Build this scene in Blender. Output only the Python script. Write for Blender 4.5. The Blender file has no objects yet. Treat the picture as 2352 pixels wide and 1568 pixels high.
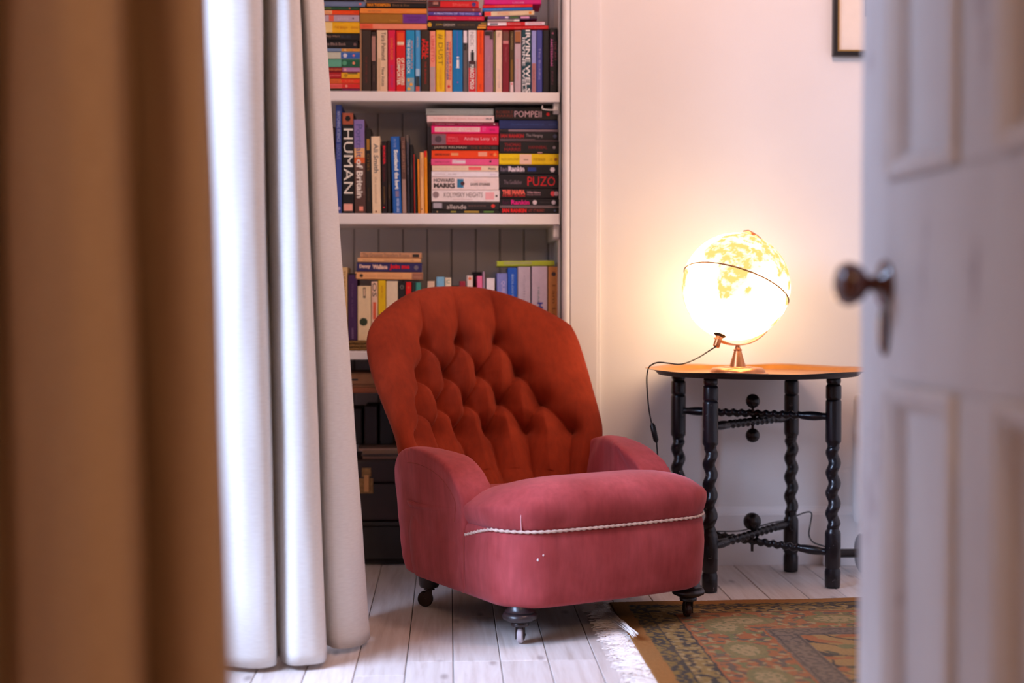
import bpy, bmesh, math, random
from math import sin, cos, pi, sqrt, atan, atan2, exp, tan, radians
from mathutils import Vector, Matrix, noise

# ---------------------------------------------------------------- camera, light, exposure
SC = bpy.context.scene
FPX, CX, CY = 2352 * 50 / 36.0, 1176.0, 784.0
HCAM = 0.80
YAW = atan(146 / FPX)
PITCH = atan(92 / FPX)
cam_data = bpy.data.cameras.new('camera')
cam_data.lens = 50
cam_data.sensor_width = 36
cam_data.clip_start = 0.02
cam_data.dof.use_dof = True
cam_data.dof.focus_distance = 3.62
cam_data.dof.aperture_fstop = 1.7
cam = bpy.data.objects.new('camera', cam_data)
cam.location = (0, 0, HCAM)
cam.rotation_euler = (pi / 2 - PITCH, 0, -YAW)
SC.collection.objects.link(cam)
SC.camera = cam

SC.view_settings.view_transform = 'Standard'
SC.view_settings.look = 'None'
SC.view_settings.gamma = 1
SC.view_settings.use_curve_mapping = False
SC.view_settings.exposure = 0.0
SC.cycles.use_denoising = True
SC.cycles.max_bounces = 10
SC.cycles.diffuse_bounces = 6
SC.cycles.sample_clamp_indirect = 6.0
SC.cycles.caustics_reflective = False
SC.cycles.caustics_refractive = False

world = bpy.data.worlds.new('world')
world.use_nodes = True
world.node_tree.nodes['Background'].inputs[0].default_value = (0.55, 0.68, 1.0, 1)
world.node_tree.nodes['Background'].inputs[1].default_value = 0.6
SC.world = world

def area_light(name, loc, target, sx, sy, power, color):
    d = bpy.data.lights.new(name, 'AREA')
    d.shape = 'RECTANGLE'
    d.size, d.size_y = sx, sy
    d.energy = power
    d.color = color
    o = bpy.data.objects.new(name, d)
    o.location = loc
    o.rotation_euler = (Vector(target) - Vector(loc)).to_track_quat('-Z', 'Y').to_euler()
    SC.collection.objects.link(o)
    return o

# overcast daylight just outside the window in the left wall
area_light('daylight', (-2.25, 1.80, 2.10), (0.10, 3.05, 0.25), 1.6, 1.6, 430, (0.50, 0.66, 1.0))
# hall lamp behind the camera
area_light('hall_ceiling_lamp', (0.55, -0.8, 2.35), (-0.3, 1.3, 0.8), 0.35, 0.35, 19, (1.0, 0.62, 0.33))
# added warm fill that brightens the back wall, unseen above the frame
area_light('wall_fill_light', (0.95, 2.9, 2.42), (0.35, 4.2, 1.5), 0.4, 0.4, 16.8, (1.0, 0.60, 0.48))

def ray(px, py):
    d = Vector(((px - CX) / FPX, -(py - CY) / FPX, -1.0))
    return cam.rotation_euler.to_matrix() @ d

def at_Z(px, py, z):
    d = ray(px, py)
    t = (z - HCAM) / d.z
    return Vector((0, 0, HCAM)) + d * t

def at_Y(px, py, y):
    d = ray(px, py)
    return Vector((0, 0, HCAM)) + d * (y / d.y)

FW = Vector((sin(YAW), cos(YAW), 0))
RT = Vector((cos(YAW), -sin(YAW), 0))

def cw(xc, d, z=0.0):
    """camera-aligned ground coordinates -> world"""
    v = RT * xc + FW * d
    return Vector((v.x, v.y, z))

def P(px, d, z):
    return cw((px - CX) / FPX * d, d, z)

# ---------------------------------------------------------------- helpers
COL = SC.collection
random.seed(7)

def s2l(c):
    return tuple((x / 255 / 12.92) if x / 255 <= 0.04045 else ((x / 255 + 0.055) / 1.055) ** 2.4 for x in c)

def place(o, parent):
    COL.objects.link(o)
    if parent is not None:
        o.parent = parent
    return o

def root_matrix(o):
    return Matrix.LocRotScale(o.location, o.rotation_euler, o.scale)

def tag(o, label=None, cat=None, group=None, kind=None):
    if label: o['label'] = label
    if cat: o['category'] = cat
    if group: o['group'] = group
    if kind: o['kind'] = kind
    return o

def empty(name, loc, rot=(0, 0, 0), label=None, cat=None, group=None, kind=None, parent=None):
    o = bpy.data.objects.new(name, None)
    o.empty_display_size = 0.05
    o.location = loc
    o.rotation_euler = rot
    place(o, parent)
    return tag(o, label, cat, group, kind)

def mesh_obj(name, verts, faces, mat, parent=None, world=False, smooth=False, sharp=None, label=None):
    me = bpy.data.meshes.new(name)
    if world and parent is not None:
        m = root_matrix(parent).inverted()
        verts = [m @ Vector(v) for v in verts]
    me.from_pydata([tuple(v) for v in verts], [], faces)
    if smooth:
        me.shade_smooth()
        if sharp is not None:
            me.set_sharp_from_angle(angle=radians(sharp))
    if mat is not None:
        me.materials.append(mat)
    me.validate()
    o = bpy.data.objects.new(name, me)
    place(o, parent)
    if label: o['label'] = label
    return o

class MB:
    """collects shapes into one mesh"""
    def __init__(self):
        self.v, self.f = [], []
    def add(self, verts, faces):
        n = len(self.v)
        self.v += [Vector(v) for v in verts]
        self.f += [tuple(i + n for i in f) for f in faces]
        return self
    def box(self, a, b):
        x0, y0, z0 = a; x1, y1, z1 = b
        vs = [(x0,y0,z0),(x1,y0,z0),(x1,y1,z0),(x0,y1,z0),(x0,y0,z1),(x1,y0,z1),(x1,y1,z1),(x0,y1,z1)]
        return self.add(vs, [(3,2,1,0),(4,5,6,7),(0,1,5,4),(1,2,6,5),(2,3,7,6),(3,0,4,7)])
    def lathe(self, prof, seg=24, M=None, cap=True):
        """prof = [(r,z)...] from bottom to top, around z"""
        vs, fs = [], []
        for r, z in prof:
            for k in range(seg):
                a = 2 * pi * k / seg
                vs.append(Vector((r * cos(a), r * sin(a), z)))
        for i in range(len(prof) - 1):
            for k in range(seg):
                k2 = (k + 1) % seg
                fs.append((i*seg+k, i*seg+k2, (i+1)*seg+k2, (i+1)*seg+k))
        if cap:
            fs.append(tuple(reversed(range(seg))))
            n = (len(prof) - 1) * seg
            fs.append(tuple(range(n, n + seg)))
        if M is not None:
            vs = [M @ v for v in vs]
        return self.add(vs, fs)
    def tube(self, pts, r, seg=8, closed=False, twist=None):
        """r: number or function of index; twist(i, angle, s) -> extra radius"""
        pts = [Vector(p) for p in pts]
        n = len(pts)
        up = Vector((0, 0, 1))
        vs, fs = [], []
        nrm = None
        s = 0.0
        for i, p in enumerate(pts):
            if closed:
                t = (pts[(i+1) % n] - pts[i-1]).normalized()
            else:
                t = (pts[min(i+1, n-1)] - pts[max(i-1, 0)]).normalized()
            if i: s += (pts[i] - pts[i-1]).length
            if nrm is None:
                ref = up if abs(t.z) < 0.9 else Vector((1, 0, 0))
                nrm = (ref - t * ref.dot(t)).normalized()
            else:
                nrm = (nrm - t * nrm.dot(t)).normalized()
            b = t.cross(nrm)
            rr = r(i) if callable(r) else r
            for k in range(seg):
                a = 2 * pi * k / seg
                q = rr + (twist(i, a, s) if twist else 0)
                vs.append(p + (nrm * cos(a) + b * sin(a)) * q)
        m = n if closed else n - 1
        for i in range(m):
            j = (i + 1) % n
            for k in range(seg):
                k2 = (k + 1) % seg
                fs.append((i*seg+k, i*seg+k2, j*seg+k2, j*seg+k))
        if not closed:
            fs.append(tuple(reversed(range(seg))))
            fs.append(tuple(range((n-1)*seg, n*seg)))
        return self.add(vs, fs)
    def sphere(self, c, r, seg=20, rings=12, sq=(1, 1, 1)):
        c = Vector(c)
        vs = [c + Vector((0, 0, -r * sq[2]))]
        for i in range(1, rings):
            th = -pi/2 + pi * i / rings
            for k in range(seg):
                a = 2*pi*k/seg
                vs.append(c + Vector((r*cos(th)*cos(a)*sq[0], r*cos(th)*sin(a)*sq[1], r*sin(th)*sq[2])))
        vs.append(c + Vector((0, 0, r * sq[2])))
        fs = []
        for k in range(seg):
            k2 = (k+1) % seg
            fs.append((0, 1+k2, 1+k))
            for i in range(rings-2):
                a0 = 1+i*seg
                fs.append((a0+k, a0+k2, a0+seg+k2, a0+seg+k))
            fs.append((1+(rings-2)*seg+k, 1+(rings-2)*seg+k2, len(vs)-1))
        return self.add(vs, fs)
    def prism(self, poly, depth, M=None):
        """poly in xy, extruded along z from 0 to depth"""
        n = len(poly)
        vs = [Vector((x, y, 0)) for x, y in poly] + [Vector((x, y, depth)) for x, y in poly]
        fs = [tuple(reversed(range(n))), tuple(range(n, 2*n))]
        fs += [(k, (k+1) % n, n + (k+1) % n, n + k) for k in range(n)]
        if M is not None:
            vs = [M @ v for v in vs]
        return self.add(vs, fs)
    def build(self, name, mat, parent=None, world=False, smooth=False, sharp=None, bevel=None, label=None, seg=2):
        o = mesh_obj(name, self.v, self.f, mat, parent, world, smooth, sharp, label)
        if bevel:
            m = o.modifiers.new('bevel', 'BEVEL')
            m.width = bevel; m.segments = seg; m.limit_method = 'ANGLE'; m.angle_limit = radians(35)
        return o

def catmull(pts, n):
    """smooth resample of a list of tuples"""
    pts = [Vector(p) for p in pts]
    out = []
    m = len(pts) - 1
    for k in range(n):
        t = k / (n - 1) * m
        i = min(int(t), m - 1)
        u = t - i
        p0 = pts[i-1] if i > 0 else pts[0] * 2 - pts[1]
        p1, p2 = pts[i], pts[i+1]
        p3 = pts[i+2] if i + 2 <= m else pts[m] * 2 - pts[m-1]
        out.append(0.5 * ((2*p1) + (p2-p0)*u + (2*p0-5*p1+4*p2-p3)*u*u + (3*p1-p0-3*p2+p3)*u**3))
    return out

def interp(x, tab):
    if x <= tab[0][0]: return tab[0][1]
    for (a, b), (c, d) in zip(tab, tab[1:]):
        if x <= c:
            return b + (d - b) * (x - a) / (c - a)
    return tab[-1][1]

def sinterp(x, tab):
    """smooth (catmull) interpolation in a table of (x, y)"""
    n = len(tab)
    if x <= tab[0][0]: return tab[0][1]
    if x >= tab[-1][0]: return tab[-1][1]
    for i in range(n - 1):
        if x <= tab[i+1][0]:
            break
    x1, y1 = tab[i]; x2, y2 = tab[i+1]
    s = (y2 - y1) / (x2 - x1)
    m1 = s if i == 0 else (y2 - tab[i-1][1]) / (x2 - tab[i-1][0])
    m2 = s if i + 2 >= n else (tab[i+2][1] - y1) / (tab[i+2][0] - x1)
    h = x2 - x1; u = (x - x1) / h
    return ((2*u**3-3*u*u+1)*y1 + (u**3-2*u*u+u)*h*m1 + (-2*u**3+3*u*u)*y2 + (u**3-u*u)*h*m2)

# ---------------------------------------------------------------- materials
MATS = {}

def mat_new(name):
    m = bpy.data.materials.new(name)
    m.use_nodes = True
    nt = m.node_tree
    return m, nt, nt.nodes['Principled BSDF']

def nn(nt, t, **kw):
    n = nt.nodes.new(t)
    for k, v in kw.items():
        if k in n.inputs:
            n.inputs[k].default_value = v
        else:
            setattr(n, k, v)
    return n

def mapped(nt, scale=(1, 1, 1), kind='Object', rot=(0, 0, 0)):
    tc = nn(nt, 'ShaderNodeTexCoord')
    mp = nn(nt, 'ShaderNodeMapping')
    mp.inputs['Scale'].default_value = scale
    mp.inputs['Rotation'].default_value = rot
    nt.links.new(tc.outputs[kind], mp.inputs['Vector'])
    return mp.outputs[0]

def ramp(nt, src, stops):
    r = nn(nt, 'ShaderNodeValToRGB')
    e = r.color_ramp.elements
    while len(e) < len(stops): e.new(0.5)
    for k, (p, c) in enumerate(stops):
        e[k].position = p
        e[k].color = (*c, 1)
    nt.links.new(src, r.inputs[0])
    return r.outputs[0]

def bump(nt, b, src, strength, dist):
    n = nn(nt, 'ShaderNodeBump')
    n.inputs['Strength'].default_value = strength
    n.inputs['Distance'].default_value = dist
    nt.links.new(src, n.inputs['Height'])
    nt.links.new(n.outputs[0], b.inputs['Normal'])
    return n

def simple(name, rgb, rough=0.5, metal=0.0, spec=0.5, var=0.06, scale=30, bmp=0.0, coat=0.0, linear=False):
    """principled with a little procedural colour variation"""
    key = (name, rgb, rough, metal, var)
    if key in MATS: return MATS[key]
    m, nt, b = mat_new(name)
    c = rgb if linear else s2l(rgb)
    v = mapped(nt)
    nz = nn(nt, 'ShaderNodeTexNoise', Scale=scale, Detail=3.0)
    nt.links.new(v, nz.inputs['Vector'])
    lo = tuple(x * (1 - var) for x in c); hi = tuple(min(1, x * (1 + var)) for x in c)
    nt.links.new(ramp(nt, nz.outputs[0], [(0.3, lo), (0.7, hi)]), b.inputs['Base Color'])
    b.inputs['Roughness'].default_value = rough
    b.inputs['Metallic'].default_value = metal
    b.inputs['Specular IOR Level'].default_value = spec
    b.inputs['Coat Weight'].default_value = coat
    if bmp: bump(nt, b, nz.outputs[0], bmp, 0.002)
    MATS[key] = m
    return m

def m_wall(name, c, sc=5):
    m, nt, b = mat_new(name)
    v = mapped(nt)
    n1 = nn(nt, 'ShaderNodeTexNoise', Scale=sc, Detail=4.0)
    nt.links.new(v, n1.inputs['Vector'])
    nt.links.new(ramp(nt, n1.outputs[0], [(0.3, tuple(x*0.97 for x in c)), (0.75, c)]), b.inputs['Base Color'])
    n2 = nn(nt, 'ShaderNodeTexNoise', Scale=140, Detail=2.0)
    nt.links.new(v, n2.inputs['Vector'])
    bump(nt, b, n2.outputs[0], 0.12, 0.002)
    b.inputs['Roughness'].default_value = 0.6
    b.inputs['Specular IOR Level'].default_value = 0.3
    return m

M_WALL = m_wall('wall_paint', (0.84, 0.80, 0.77))
M_CEIL = m_wall('ceiling_paint', (0.85, 0.84, 0.82))
M_TRIM = m_wall('gloss_trim_paint', (0.84, 0.80, 0.78), 9)
M_TRIM.node_tree.nodes['Principled BSDF'].inputs['Roughness'].default_value = 0.35
M_HALL = m_wall('hall_paint', (0.55, 0.45, 0.38))
M_BACK = m_wall('alcove_board_paint', (0.56, 0.51, 0.50), 8)

def m_plank():
    m, nt, b = mat_new('whitewashed_pine')
    info = nn(nt, 'ShaderNodeObjectInfo')
    tc = nn(nt, 'ShaderNodeTexCoord')
    add = nn(nt, 'ShaderNodeVectorMath', operation='ADD')
    mul = nn(nt, 'ShaderNodeVectorMath', operation='SCALE')
    nt.links.new(info.outputs['Location'], mul.inputs[0]); mul.inputs['Scale'].default_value = 3.1
    nt.links.new(tc.outputs['Object'], add.inputs[0]); nt.links.new(mul.outputs[0], add.inputs[1])
    mp = nn(nt, 'ShaderNodeMapping'); mp.inputs['Scale'].default_value = (26, 1.6, 1)
    nt.links.new(add.outputs[0], mp.inputs[0])
    g = nn(nt, 'ShaderNodeTexNoise', Scale=2.2, Detail=6.0, Roughness=0.65, Distortion=0.6)
    nt.links.new(mp.outputs[0], g.inputs['Vector'])
    col = ramp(nt, g.outputs[0], [(0.25, (0.52, 0.43, 0.38)), (0.5, (0.66, 0.58, 0.54)), (0.78, (0.76, 0.70, 0.67))])
    # knots
    kp = nn(nt, 'ShaderNodeMapping'); kp.inputs['Scale'].default_value = (5.5, 2.1, 1)
    nt.links.new(add.outputs[0], kp.inputs[0])
    vo = nn(nt, 'ShaderNodeTexVoronoi', Scale=1.0, voronoi_dimensions='2D')
    nt.links.new(kp.outputs[0], vo.inputs['Vector'])
    km = nn(nt, 'ShaderNodeMapRange'); km.inputs[1].default_value = 0.02; km.inputs[2].default_value = 0.065
    km.inputs[3].default_value = 0.6; km.inputs[4].default_value = 0.0
    nt.links.new(vo.outputs['Distance'], km.inputs[0])
    mx = nn(nt, 'ShaderNodeMix', data_type='RGBA')
    nt.links.new(km.outputs[0], mx.inputs[0]); nt.links.new(col, mx.inputs[6]); mx.inputs[7].default_value = (0.24, 0.18, 0.17, 1)
    # tone per plank
    tr = nn(nt, 'ShaderNodeMapRange'); tr.inputs[3].default_value = 0.86; tr.inputs[4].default_value = 1.04
    nt.links.new(info.outputs['Random'], tr.inputs[0])
    sc = nn(nt, 'ShaderNodeVectorMath', operation='SCALE')
    nt.links.new(mx.outputs[2], sc.inputs[0]); nt.links.new(tr.outputs[0], sc.inputs['Scale'])
    nt.links.new(sc.outputs[0], b.inputs['Base Color'])
    b.inputs['Roughness'].default_value = 0.42
    bump(nt, b, g.outputs[0], 0.15, 0.002)
    return m
M_PLANK = m_plank()

def m_fabric(name, c1, c2, scale, rough=0.85, sheen=0.0, bmp=0.25, sheen_tint=(1, 1, 1), trans=0.0):
    m, nt, b = mat_new(name)
    v = mapped(nt)
    big = nn(nt, 'ShaderNodeTexNoise', Scale=scale[0], Detail=4.0, Distortion=0.3)
    nt.links.new(v, big.inputs['Vector'])
    col = ramp(nt, big.outputs[0], [(0.32, c1), (0.68, c2)])
    # brushed nap: faint streaks that run down the cloth
    st = nn(nt, 'ShaderNodeTexNoise', Scale=3.0, Detail=5.0, Roughness=0.6)
    nt.links.new(mapped(nt, (22, 22, 3.5)), st.inputs['Vector'])
    mr = nn(nt, 'ShaderNodeMapRange'); mr.inputs[1].default_value = 0.3; mr.inputs[2].default_value = 0.7
    mr.inputs[3].default_value = 0.87; mr.inputs[4].default_value = 1.12
    nt.links.new(st.outputs[0], mr.inputs[0])
    scv = nn(nt, 'ShaderNodeVectorMath', operation='SCALE')
    nt.links.new(col, scv.inputs[0]); nt.links.new(mr.outputs[0], scv.inputs['Scale'])
    nt.links.new(scv.outputs[0], b.inputs['Base Color'])
    fine = nn(nt, 'ShaderNodeTexNoise', Scale=scale[1], Detail=2.0)
    nt.links.new(v, fine.inputs['Vector'])
    bump(nt, b, fine.outputs[0], bmp, 0.001)
    b.inputs['Roughness'].default_value = rough
    b.inputs['Specular IOR Level'].default_value = 0.15
    b.inputs['Sheen Weight'].default_value = sheen
    b.inputs['Sheen Roughness'].default_value = 0.4
    b.inputs['Sheen Tint'].default_value = (*sheen_tint, 1)
    return m

M_VELVET = m_fabric('lamp_tint_velvet', (0.205, 0.020, 0.005), (0.30, 0.034, 0.010), (7, 900), sheen=0.12, sheen_tint=(1.0, 0.45, 0.35))  # chair velvet on the back, warm lamp tint put into the colour
M_VELVET_COOL = m_fabric('window_tint_velvet', (0.30, 0.042, 0.042), (0.42, 0.074, 0.080), (8, 900), sheen=0.30, sheen_tint=(1.0, 0.55, 0.62))  # same velvet on seat and arms, cool window tint put into the colour
M_CORD = m_fabric('cream_piping', (0.60, 0.42, 0.35), (0.70, 0.53, 0.45), (60, 900))
M_SEAM = simple('seam_thread', (150, 60, 52), 0.8)

def m_linen(name, c1, c2, trans):
    m, nt, b = mat_new(name)
    tc = nn(nt, 'ShaderNodeTexCoord')
    uv = tc.outputs['UV']
    w1 = nn(nt, 'ShaderNodeTexWave', Scale=230.0, Distortion=1.2, Detail=2.0, wave_type='BANDS', bands_direction='X')
    w2 = nn(nt, 'ShaderNodeTexWave', Scale=230.0, Distortion=1.2, Detail=2.0, wave_type='BANDS', bands_direction='Y')
    nt.links.new(uv, w1.inputs['Vector']); nt.links.new(uv, w2.inputs['Vector'])
    ad = nn(nt, 'ShaderNodeMath', operation='ADD')
    nt.links.new(w1.outputs['Fac'], ad.inputs[0]); nt.links.new(w2.outputs['Fac'], ad.inputs[1])
    mp = nn(nt, 'ShaderNodeMapping'); mp.inputs['Scale'].default_value = (8, 60, 1)
    nt.links.new(uv, mp.inputs[0])
    sl = nn(nt, 'ShaderNodeTexNoise', Scale=6.0, Detail=4.0)
    nt.links.new(mp.outputs[0], sl.inputs['Vector'])
    nt.links.new(ramp(nt, sl.outputs[0], [(0.3, c1), (0.7, c2)]), b.inputs['Base Color'])
    bump(nt, b, ad.outputs[0], 0.25, 0.0008)
    b.inputs['Roughness'].default_value = 0.9
    b.inputs['Specular IOR Level'].default_value = 0.1
    tr = nn(nt, 'ShaderNodeBsdfTranslucent'); tr.inputs[0].default_value = (*c2, 1)
    mix = nn(nt, 'ShaderNodeMixShader'); mix.inputs[0].default_value = trans
    nt.links.new(b.outputs[0], mix.inputs[1]); nt.links.new(tr.outputs[0], mix.inputs[2])
    nt.links.new(mix.outputs[0], nt.nodes['Material Output'].inputs[0])
    return m
M_LINEN = m_linen('cream_linen', (0.75, 0.70, 0.66), (0.83, 0.79, 0.75), 0.14)
M_TAN = m_linen('tan_curtain_cloth', (0.46, 0.30, 0.20), (0.54, 0.37, 0.25), 0.02)

M_DARKWOOD = simple('dark_leg_lacquer', (38, 28, 30), 0.34, var=0.25, scale=60, bmp=0.3, coat=0.1)

def m_table():
    m, nt, b = mat_new('worn_black_lacquer')
    v = mapped(nt)
    n1 = nn(nt, 'ShaderNodeTexNoise', Scale=55, Detail=6.0, Roughness=0.75)
    nt.links.new(v, n1.inputs['Vector'])
    nt.links.new(ramp(nt, n1.outputs[0], [(0.0, (0.006, 0.005, 0.007)), (0.64, (0.011, 0.009, 0.012)), (0.70, (0.30, 0.25, 0.24))]), b.inputs['Base Color'])
    b.inputs['Roughness'].default_value = 0.27
    b.inputs['Coat Weight'].default_value = 0.15
    b.inputs['Specular IOR Level'].default_value = 0.35
    bump(nt, b, n1.outputs[0], 0.3, 0.002)
    return m
M_LACQ = m_table()
M_BRASS = simple('hammered_brass', (226, 150, 60), 0.32, metal=1.0, var=0.15, scale=14, bmp=0.25)
M_TRAYRIM = simple('shaded_tray_underside', (52, 42, 40), 0.45, metal=0.6, var=0.3, scale=40)  # brass seen from below, its shadow put into the dark colour
M_BRONZE = simple('brushed_bronze', (196, 128, 84), 0.30, metal=0.9, var=0.08, scale=80)
M_CABLE = simple('black_cable', (14, 13, 14), 0.45)
M_BLACKPL = simple('black_plastic', (18, 16, 17), 0.4)
# ---------------------------------------------------------------- room
YB = at_Z(1760, 1297, 0.0).y          # face of the skirting
YW = YB + 0.018                       # plane of the back wall
XL, XR = -0.80, 1.95
YF = 1.05                             # room side of the wall with the doorway
ZC = 2.62
AD = 0.29                             # depth of the alcove
XA0 = -0.74
XA1 = at_Y(1290, 300, YW).x           # right side of the alcove opening
XT1 = at_Y(1372, 300, YW - 0.02).x    # right edge of the architrave

def struct(name, mb, mat, **kw):
    o = mb.build(name, mat, **kw)
    o['kind'] = 'structure'
    return o

# floor of single boards on a dark sub-floor
fl = MB().box((XL - 0.05, -2.2, -0.06), (XR + 0.05, YW + AD + 0.05, -0.022)).build('floor', simple('sub_floor', (40, 30, 26), 0.8))
fl['kind'] = 'structure'
edges = [at_Z(x, 1518, 0).x for x in (821, 934, 1041, 1150, 1260, 1371, 1484)]
# long joints follow the photograph, then run on at the same width
w0 = 0.1065
xs = list(edges)
while xs[0] > XL - 0.02: xs.insert(0, xs[0] - w0)
while xs[-1] < XR + 0.02: xs.append(xs[-1] + w0)
yj = at_Z(1041, 1518, 0).y
yk = at_Z(1041, 1415, 0).y
plank_cache = {}
rp = random.Random(4)
def plank(x0, x1, y0, y1, k):
    g = 0.0019
    w, l = x1 - x0 - g, y1 - y0 - 0.0012
    cx, cy = (x0 + x1) / 2, (y0 + y1) / 2
    m = MB()
    b = 0.0012
    vs = []
    for z, i in ((-0.022, 0), (-b, 0), (0, b)):
        vs += [(-w/2+i, -l/2+i, z), (w/2-i, -l/2+i, z), (w/2-i, l/2-i, z), (-w/2+i, l/2-i, z)]
    fs = [(3,2,1,0), (8,9,10,11)]
    for q in (0, 4):
        fs += [(q+a, q+(a+1) % 4, q+4+(a+1) % 4, q+4+a) for a in range(4)]
    o = mesh_obj('plank', vs, fs, M_PLANK, fl)
    o.location = (cx, cy, rp.uniform(-0.0006, 0.0))
    return o
for k in range(len(xs) - 1):
    x0, x1 = xs[k], xs[k+1]
    cuts = [-2.2]
    if abs(x0 - edges[2]) < 1e-6:
        cuts += [1.2, yj, yk]
    elif edges[1] - 0.001 <= x0 <= edges[4] + 0.001:
        cuts += [rp.uniform(0.7, 1.7), yj]
    else:
        y = rp.uniform(-1.4, 0.2)
        while y < YW - 0.3:
            cuts.append(y); y += rp.uniform(1.5, 2.3)
    cuts.append(YW + AD)
    for a, b in zip(cuts, cuts[1:]):
        plank(x0, x1, a, b, k)

# back wall: right of the alcove and above it
ZA = 2.30
bw = MB()
bw.box((XA1, YW, 0), (XR, YW + AD + 0.1, ZC))
bw.box((XL, YW, ZA), (XA1, YW + AD + 0.1, ZC))
bw.box((XL, YW, 0), (XA0, YW + AD + 0.1, ZA))
struct('wall_back', bw, M_WALL)
# left wall with the window opening
WY0, WY1, WZ0, WZ1 = 1.96, 2.97, 0.36, 2.20
lw = MB()
lw.box((XL - 0.25, YF - 0.15, 0), (XL, WY0, ZC))
lw.box((XL - 0.25, WY1, 0), (XL, YW + AD + 0.1, ZC))
lw.box((XL - 0.25, WY0, 0), (XL, WY1, WZ0))
lw.box((XL - 0.25, WY0, WZ1), (XL, WY1, ZC))
struct('wall_left', lw, M_WALL)
struct('wall_right', MB().box((XR, -2.2, 0), (XR + 0.1, YW + AD + 0.1, ZC)), M_WALL)
struct('ceiling', MB().box((XL - 0.25, -2.2, ZC), (XR + 0.1, YW + AD + 0.1, ZC + 0.1)), M_CEIL)
# wall with the doorway the camera looks through
fw_ = MB()
fw_.box((XL - 0.25, YF - 0.13, 0), (-0.62, YF, ZC))
fw_.box((0.63, YF - 0.13, 0), (XR, YF, ZC))
fw_.box((-0.62, YF - 0.13, 2.1), (0.63, YF, ZC))
struct('wall_front', fw_, M_WALL)
hw = MB()
hw.box((XL - 0.35, -2.3, 0), (XL - 0.25, YF - 0.13, ZC))
hw.box((XL - 0.35, -2.3, 0), (XR + 0.1, -2.2, ZC))
hw.box((1.0, -2.2, 0), (1.1, YF - 0.13, ZC))
struct('wall_hall', hw, M_HALL)

# window: sash frame, glazing bars, panes
wn = empty('window_1', (XL - 0.13, (WY0 + WY1) / 2, WZ0), kind='structure')
wf = MB()
xw0, xw1 = XL - 0.16, XL - 0.11
wf.box((xw0, WY0, WZ0), (xw1, WY0 + 0.05, WZ1)).box((xw0, WY1 - 0.05, WZ0), (xw1, WY1, WZ1))
wf.box((xw0, WY0, WZ1 - 0.06), (xw1, WY1, WZ1)).box((xw0, WY0, WZ0), (xw1, WY1, WZ0 + 0.07))
wf.build('window_frame', M_TRIM, wn, world=True, bevel=0.003)
MB().box((xw0, WY0 + 0.05, 1.31), (xw1, WY1 - 0.05, 1.36)).build('meeting_rail', M_TRIM, wn, world=True, bevel=0.003)
MB().box((xw0 + 0.01, 2.47, WZ0 + 0.07), (xw1 - 0.01, 2.495, WZ1 - 0.06)).build('glazing_bar', M_TRIM, wn, world=True, bevel=0.003)
MB().box((XL - 0.20, WY0, WZ0 - 0.03), (XL + 0.03, WY1, WZ0)).build('window_sill', M_TRIM, wn, world=True, bevel=0.006)
def m_glass():
    m, nt, b = mat_new('window_glass')
    t = nn(nt, 'ShaderNodeBsdfTransparent'); g = nn(nt, 'ShaderNodeBsdfGlossy', Roughness=0.02)
    mx = nn(nt, 'ShaderNodeMixShader'); mx.inputs[0].default_value = 0.06
    nt.links.new(t.outputs[0], mx.inputs[1]); nt.links.new(g.outputs[0], mx.inputs[2])
    nt.links.new(mx.outputs[0], nt.nodes['Material Output'].inputs[0])
    return m
M_GLASS = m_glass()
for y0, y1 in ((WY0 + 0.05, 2.47), (2.495, WY1 - 0.05)):
    for z0, z1 in ((WZ0 + 0.07, 1.31), (1.36, WZ1 - 0.06)):
        MB().box((xw0 + 0.022, y0, z0), (xw0 + 0.026, y1, z1)).build('pane', M_GLASS, wn, world=True)

# alcove: boarded back, sides
zbb = 0.10
bx0, bx1 = XA0, XA1
ab = MB().box((XL, YW + AD, 0), (XA1 + 0.02, YW + AD + 0.06, ZA)).build('trim_1', simple('alcove_carcass', (70, 60, 58), 0.7))
ab['kind'] = 'structure'
bw_ = (at_Y(815 + 56, 560, YW + AD).x - at_Y(815, 560, YW + AD).x)
x = at_Y(813.5, 560, YW + AD).x
while x > bx0: x -= bw_
rb = random.Random(2)
while x < bx1:
    a, b = max(x + 0.0012, bx0), min(x + bw_ - 0.0012, bx1)
    if b - a > 0.01:
        t = 0.008 + rb.uniform(0, 0.0012)
        yf = YW + AD - t
        c = 0.003
        poly = [(a, YW + AD), (b, YW + AD), (b, yf + c), (b - c, yf), (a + c, yf), (a, yf + c)]
        MB().prism(poly, ZA - 0.02, Matrix.Translation((0, 0, 0.01))).build('board', M_BACK, ab, world=False)
    x += bw_
# right side lining of the alcove, with a bead
sl = MB().box((XA1 - 0.004, YW + 0.03, 0), (XA1 + 0.002, YW + AD, ZA))
sl.box((XA1 - 0.008, YW + 0.035, 0), (XA1 - 0.003, YW + 0.055, ZA))
struct('trim_2', sl, M_TRIM, bevel=0.001)
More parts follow.
